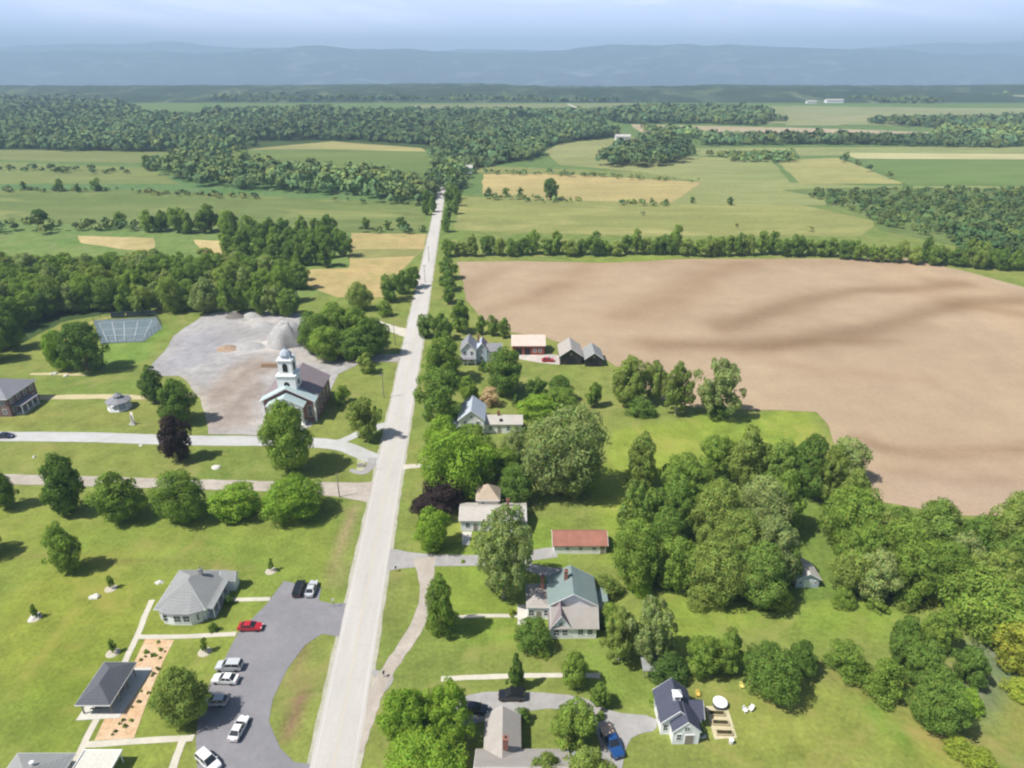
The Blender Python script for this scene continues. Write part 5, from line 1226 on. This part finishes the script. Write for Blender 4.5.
# ================================================================ woods seen as a mass
HOLES = [[(130,117),(190,115.5),(215,119),(150,121)], [(470,121),(540,118),(600,121),(520,125)], [(30,133),(110,131),(120,135),(40,137)], [(860,133),(930,131.5),(960,134),(880,136)], [(300,131),(360,129),(380,132),(310,134)]]
def mass(name, specs, label, seed=5):
    """one object of many crowns: specs = (outline px, spacing m, radius, height, faces per crown, colour)"""
    rg = np.random.default_rng(seed); Cn, Nn, Sn, Kn = [], [], [], []; tot = 0
    for pts, space, r, h, nf, col in specs:
        poly = PX(*pts); A = np.array(poly); lo, hi = A.min(0), A.max(0)
        gx, gy_ = np.meshgrid(np.arange(lo[0], hi[0], space), np.arange(lo[1], hi[1], space)); P_ = np.stack([gx.ravel(), gy_.ravel()], 1)
        P_ += rg.uniform(-.45,.45,P_.shape)*space
        e = poly_dist(P_, poly); ins = in_poly(P_, poly); P_ = P_[(ins & (e > (vnoise(P_, 40, 6)-.3)*r*3)) | (~ins & (e < (vnoise(P_, 30, 8)-.55)*r*3))]
        for hole in HOLES:
            hp = PX(*hole); P_ = P_[~in_poly(P_, hp)]
        if space > 20: P_ = P_[vnoise(P_*np.array([.5,1]), 150, 12) > .52]
        # only what could be in view
        vis = np.abs(P_[:,0]) < .80*(P_[:,1]+100)+160; P_ = P_[vis]; n = len(P_); tot += n
        if n == 0: continue
        rr = r*rg.uniform(.5,1.45,n); hh = h*rg.uniform(.6,1.25,n)*(.75+.5*vnoise(P_, 60, 2))
        tone = (.8+.4*rg.random(n))*(.72+.55*vnoise(P_, 110, 5)); warm = rg.uniform(-.15,.25,n)
        d = rg.normal(size=(n,nf,3)); d[:,:,2] = np.abs(d[:,:,2])*.9-.25; d[:,:,1] -= .15; d /= np.linalg.norm(d, axis=2, keepdims=True)
        # three lobes per crown
        lob = rg.integers(0,4,(n,nf)); off = rg.uniform(-.42,.42,(n,4,3)); off[:,:,2] *= .7; o_ = np.take_along_axis(off, lob[:,:,None].repeat(3,2), 1)
        R3 = np.stack([rr, rr, hh*.42], 1)[:,None,:]
        c = np.concatenate([P_, (hh*.56)[:,None]], 1)[:,None,:] + (d*.68*rg.uniform(.8,1.1,(n,nf,1))+o_)*R3
        Cn.append(c.reshape(-1,3)); Nn.append((d+rg.normal(size=d.shape)*.18).reshape(-1,3)); Sn.append((rr[:,None]*rg.uniform(.24,.42,(n,nf))*(34/nf)**.5).ravel())
        k = np.array(col)[None,None,:]*tone[:,None,None]*rg.uniform(.88,1.12,(n,nf,1))*np.stack([1+warm, np.ones(n), 1-warm], 1)[:,None,:]; Kn.append(k.reshape(-1,3))
    me = quads_mesh(name, np.concatenate(Cn), np.concatenate(Nn), np.concatenate(Sn), np.concatenate(Kn), rg, MASS)
    o = bpy.data.objects.new(name, me); C.objects.link(o); o['kind'] = 'stuff'; o['label'] = label; print(name, tot, 'trees', len(me.polygons), 'faces')
    return o
m, nt, b = new_mat('far_foliage'); a = nd(nt, 'ShaderNodeVertexColor', layer_name='tint'); nt.links.new(a.outputs['Color'], b.inputs['Base Color']); b.inputs['Roughness'].default_value = .8; b.inputs['Specular IOR Level'].default_value = .15
MASS = m
DK = (.105,.165,.062); MD = (.145,.215,.07); LT = (.145,.195,.065)
mass('meadow_forest', [
 ([(146,170),(200,160),(240,163),(300,176),(380,180),(428,186),(432,203),(380,203),(340,196),(240,190),(180,184)], 8.5, 6.2, 14, 40, MD),
 ([(602,160),(640,146),(690,150),(694,164),(640,168),(605,166)], 9, 7.2, 17, 44, DK),
 ([(440,176),(455,170),(470,172),(462,186),(452,200),(443,200)], 8, 6, 13, 36, MD),
 ([(425,182),(438,178),(436,206),(426,206)], 8, 5, 13, 36, DK),
], 'dense green woods among the meadows, left and right of the far road')
mass('far_forest', [
 ([(-260,128),(0,122),(150,120),(300,124),(460,124),(600,128),(622,138),(560,143),(530,160),(470,170),(440,172),(432,160),(425,146),(330,140),(250,142),(245,150),(172,152),(0,150),(-260,152)], 8.5, 6.6, 13.5, 24, DK),
 ([(-260,104),(0,103),(120,105),(140,113),(150,119),(200,120),(205,115),(330,112),(350,117),(440,115),(560,114),(590,116),(600,128),(300,126),(150,122),(0,124),(-260,130)], 11, 8.5, 15, 18, DK),
 ([(590,114),(640,110),(700,109),(765,113),(782,121),(760,126),(700,124),(620,124)], 11.5, 8.5, 14, 18, DK),
 ([(700,141),(760,138),(800,138.5),(1000,141),(1260,138),(1260,147),(1000,148),(800,145),(700,146)], 9, 6.8, 12, 24, DK),
 ([(-200,98),(1200,98),(1200,104),(640,103),(430,102),(-200,104)], 21, 9, 15, 16, DK),
 ([(640,132),(700,134),(700,139),(650,140)], 12, 8, 12, 28, MD),
 ([(862,123),(960,120),(1260,118),(1260,122),(930,128)], 12, 8, 12, 18, DK),
 ([(925,132),(1000,129),(1260,128),(1260,141),(1000,141),(930,139)], 10.5, 7.5, 11, 18, MD),
], 'broad dark forest spread across the plain in the middle distance')
mass('hedgerow', [
 ([(0,190),(100,189.5),(180,194),(260,198),(420,204),(420,205.5),(250,200),(100,192.5),(0,192)], 8, 2.8, 4, 22, LT),
 ([(-40,229),(150,226),(150,231),(-40,235)], 7, 4, 7, 30, MD),
 ([(350,231),(424,232),(424,234),(350,233.5)], 7, 3, 5, 26, MD),
 ([(470,172),(560,174),(700,181),(700,183),(560,176.5),(470,175)], 7, 2.6, 4.5, 22, MD),
 ([(484,197),(560,201),(668,204),(668,206),(560,204),(484,199.5)], 7, 2.6, 4, 22, MD),
 ([(700,156),(760,154),(795,156),(795,162),(740,162)], 9, 5, 8, 24, MD),
 ([(843,160),(905,184),(902,185),(840,161)], 9, 4, 6, 22, DK),
 ([(180,152),(243,152),(248,166),(230,163),(170,158)], 10, 5, 9, 24, MD),
 ([(0,168),(140,172),(148,176),(0,171)], 12, 3.5, 5, 20, MD),
 ([(600,206),(860,230),(900,240),(880,248),(640,236)], 60, 2.2, 3.5, 20, LT),
 ([(470,168),(600,150),(640,170),(700,180),(560,172)], 42, 4, 6, 20, MD),
], 'low hedgerows and scattered bushes dividing the fields')
mass('scrub', [
 ([(800,192),(900,190),(1260,192),(1260,252),(1000,254),(930,240),(870,222)], 8.5, 3.2, 4.2, 26, (.082,.13,.038)),
 ([(930,232),(1260,240),(1260,275),(1050,275),(960,258)], 6.5, 4.2, 7.5, 34, (.07,.12,.036)),
], 'rough green scrub of bushes and young trees beyond the windbreak')
# ground under the denser woods is dark leaf litter
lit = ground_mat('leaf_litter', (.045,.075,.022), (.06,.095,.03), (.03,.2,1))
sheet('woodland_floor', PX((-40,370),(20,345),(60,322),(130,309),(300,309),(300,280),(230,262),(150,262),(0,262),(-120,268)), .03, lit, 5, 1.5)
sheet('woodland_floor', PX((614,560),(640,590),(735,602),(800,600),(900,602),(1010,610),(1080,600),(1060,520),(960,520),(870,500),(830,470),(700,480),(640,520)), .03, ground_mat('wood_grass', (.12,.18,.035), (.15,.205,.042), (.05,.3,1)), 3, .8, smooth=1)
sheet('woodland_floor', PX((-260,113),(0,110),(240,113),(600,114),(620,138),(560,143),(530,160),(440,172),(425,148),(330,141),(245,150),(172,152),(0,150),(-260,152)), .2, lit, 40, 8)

# ================================================================ far plain, low ridges and hills
def relief(name, y0, y1, nyy, xw, nxx, fn, m, kind='structure', label=None):
    xs_ = np.linspace(-xw, xw, nxx); ys_ = np.linspace(y0, y1, nyy); X_, Y_ = np.meshgrid(xs_, ys_); P_ = np.stack([X_.ravel(), Y_.ravel()], 1); Z = fn(P_)
    me = bpy.data.meshes.new(name); idx = np.arange(nxx*nyy).reshape(nyy, nxx); q = np.stack([idx[:-1,:-1], idx[:-1,1:], idx[1:,1:], idx[1:,:-1]], -1).reshape(-1,4)
    me.vertices.add(len(P_)); me.vertices.foreach_set('co', np.column_stack([P_, Z]).astype(np.float32).ravel()); me.loops.add(q.size); me.loops.foreach_set('vertex_index', q.ravel().astype(np.int32))
    me.polygons.add(len(q)); me.polygons.foreach_set('loop_start', (np.arange(len(q))*4).astype(np.int32)); me.update(calc_edges=True); me.materials.append(m)
    me.polygons.foreach_set('use_smooth', [True]*len(me.polygons))
    o = bpy.data.objects.new(name, me); C.objects.link(o); o['kind'] = kind
    if label: o['label'] = label
    return o
def fbm(P_, s, seed, octs=4):
    r = 0; a = 1; t = 0
    for k in range(octs): r = r+a*vnoise(P_, s/2**k, seed+k); t += a; a *= .5
    return r/t
farw = ground_mat('distant_woods', (.028,.052,.034), (.045,.072,.042), (.002,.012,.06), (1,.5,1), third=(.15,.18,.10), amt=.2)
def plain(P_):
    "clumps of wood 15 to 24 m high on the plain, with open land between them"
    e = np.clip((P_[:,1]-2020)/200,0,1); w = np.clip((fbm(P_*np.array([.35,1]), 420, 21)-.47)*14, 0, 1)
    return e*(w*(15+8*vnoise(P_, 28, 31)+20*np.clip(vnoise(P_, 900, 33)-.35, 0, 1)))-.6+ drop(P_[:,1])
relief('wooded_plain', 2020, 4300, 240, 3900, 420, plain, farw)
def ridge_fn(crest, yc, wy, seed, rough=.18):
    def f(P_):
        u = 512+P_[:,0]/(yc*cp)*F
        h = np.interp(u, [c[0] for c in crest], [c[1] for c in crest])
        t = (P_[:,1]-yc)/wy; env = np.clip(1-np.abs(t)**1.25, 0, 1)
        return -330+(h+330)*env*(1-rough+2*rough*fbm(P_, 1400, seed, 5))+ -8*(env<=0)
    return f
hm = ground_mat('hill_forest', (.014,.034,.03), (.03,.055,.045), (.0008,.004,.02), third=(.24,.27,.24), amt=.3)
def h_at(v, d): return 100-(v-62.6)/F*d*1.02/.905*.905   # height that reaches picture row v at distance d
crest1 = [(-500,330),(0,300),(60,330),(130,300),(200,365),(270,395),(330,365),(400,345),(450,310),(560,315),(620,350),(680,385),(760,375),(850,340),(930,300),(1024,285),(1100,260),(1500,240)]
relief('hills', 8200, 15200, 130, 15000, 420, ridge_fn([(a_, b_*.80) for a_, b_ in crest1], 11800, 3500, 51, .26), hm)
relief('far_hills', 14300, 19500, 40, 21000, 260, ridge_fn([(-500,380),(0,400),(80,470),(170,520),(260,420),(400,380),(640,330),(800,400),(880,430),(960,520),(1060,560),(1200,480),(1600,400)], 17000, 2400, 61, .12), hm)

# ================================================================ air, sky, sun, camera
HZ = .00016
b = MB().box(-24000, -3000, -345, 24000, 20500, 640)
hz = b.build('haze', None); m = bpy.data.materials.new('haze_air'); m.use_nodes = True; nt = m.node_tree; nt.nodes.clear()
o_ = nd(nt, 'ShaderNodeOutputMaterial'); vs = nd(nt, 'ShaderNodeVolumePrincipled'); vs.inputs['Density'].default_value = HZ; vs.inputs['Color'].default_value = (.55,.77,1.0,1); vs.inputs['Anisotropy'].default_value = 0.0
nt.links.new(vs.outputs[0], o_.inputs['Volume']); hz.data.materials.append(m); hz['kind'] = 'stuff'; hz['label'] = 'thin blue summer haze over the whole plain'

EL = R(56); SD = Vector((.93, .37, 0)).normalized()      # direction in which shadows fall
L = Vector((SD.x*math.cos(EL), SD.y*math.cos(EL), -math.sin(EL)))
sl = bpy.data.lights.new('sun', 'SUN'); sl.energy = 5.0; sl.angle = R(.53); sl.color = (1.0,.96,.89)
so = bpy.data.objects.new('sun', sl); C.objects.link(so); so.rotation_euler = L.to_track_quat('-Z','Y').to_euler(); so.location = (0,0,300)
w = bpy.data.worlds.new('World'); sc.world = w; w.use_nodes = True; nt = w.node_tree; nt.nodes.clear()
sky = nd(nt, 'ShaderNodeTexSky', sky_type='NISHITA'); sky.sun_disc = False; sky.sun_elevation = EL; sky.sun_rotation = math.atan2(-SD.x, -SD.y)
sky.altitude = 100; sky.air_density = 1.0; sky.dust_density = 1.6; sky.ozone_density = 1.5
tc = nd(nt, 'ShaderNodeTexCoord'); mp = nd(nt, 'ShaderNodeMapping'); mp.inputs['Scale'].default_value = (1.6,1.6,9); nt.links.new(tc.outputs['Generated'], mp.inputs['Vector'])
n1 = noise(nt, 1.7, 7, .62, mp.outputs['Vector'], .8)
sz = nd(nt, 'ShaderNodeSeparateXYZ'); nt.links.new(tc.outputs['Generated'], sz.inputs[0])
low = ramp(nt, sz.outputs['Z'], .20, .03); base = mixc(nt, low, sky.outputs['Color'], (14.5,16.5,24))
cm = nd(nt, 'ShaderNodeMath', operation='MULTIPLY'); nt.links.new(ramp(nt, n1, .47, .62), cm.inputs[0]); nt.links.new(low, cm.inputs[1])
fin = mixc(nt, cm.outputs[0], base, (17.5,18.3,23.5))
bg = nd(nt, 'ShaderNodeBackground'); bg.inputs['Strength'].default_value = .075; nt.links.new(fin, bg.inputs['Color']); wo = nd(nt, 'ShaderNodeOutputWorld'); nt.links.new(bg.outputs[0], wo.inputs['Surface'])

cam = bpy.data.cameras.new('camera'); cam.sensor_width = 36; cam.lens = 36*F/1024; cam.clip_start = .5; cam.clip_end = 60000
co = bpy.data.objects.new('camera', cam); C.objects.link(co); co.location = (0,0,H0); co.rotation_euler = (math.pi/2-PITCH, 0, 0); sc.camera = co
sc.view_settings.view_transform = 'Standard'; sc.view_settings.look = 'None'; sc.view_settings.gamma = 1; sc.view_settings.use_curve_mapping = False; sc.view_settings.exposure = 0.45
sc.render.engine = 'CYCLES'; sc.cycles.use_denoising = True; sc.cycles.max_bounces = 5; sc.cycles.diffuse_bounces = 2; sc.cycles.transmission_bounces = 2; sc.cycles.glossy_bounces = 2; sc.cycles.volume_bounces = 0; sc.cycles.transparent_max_bounces = 4
sc.cycles.filter_width = 2.2
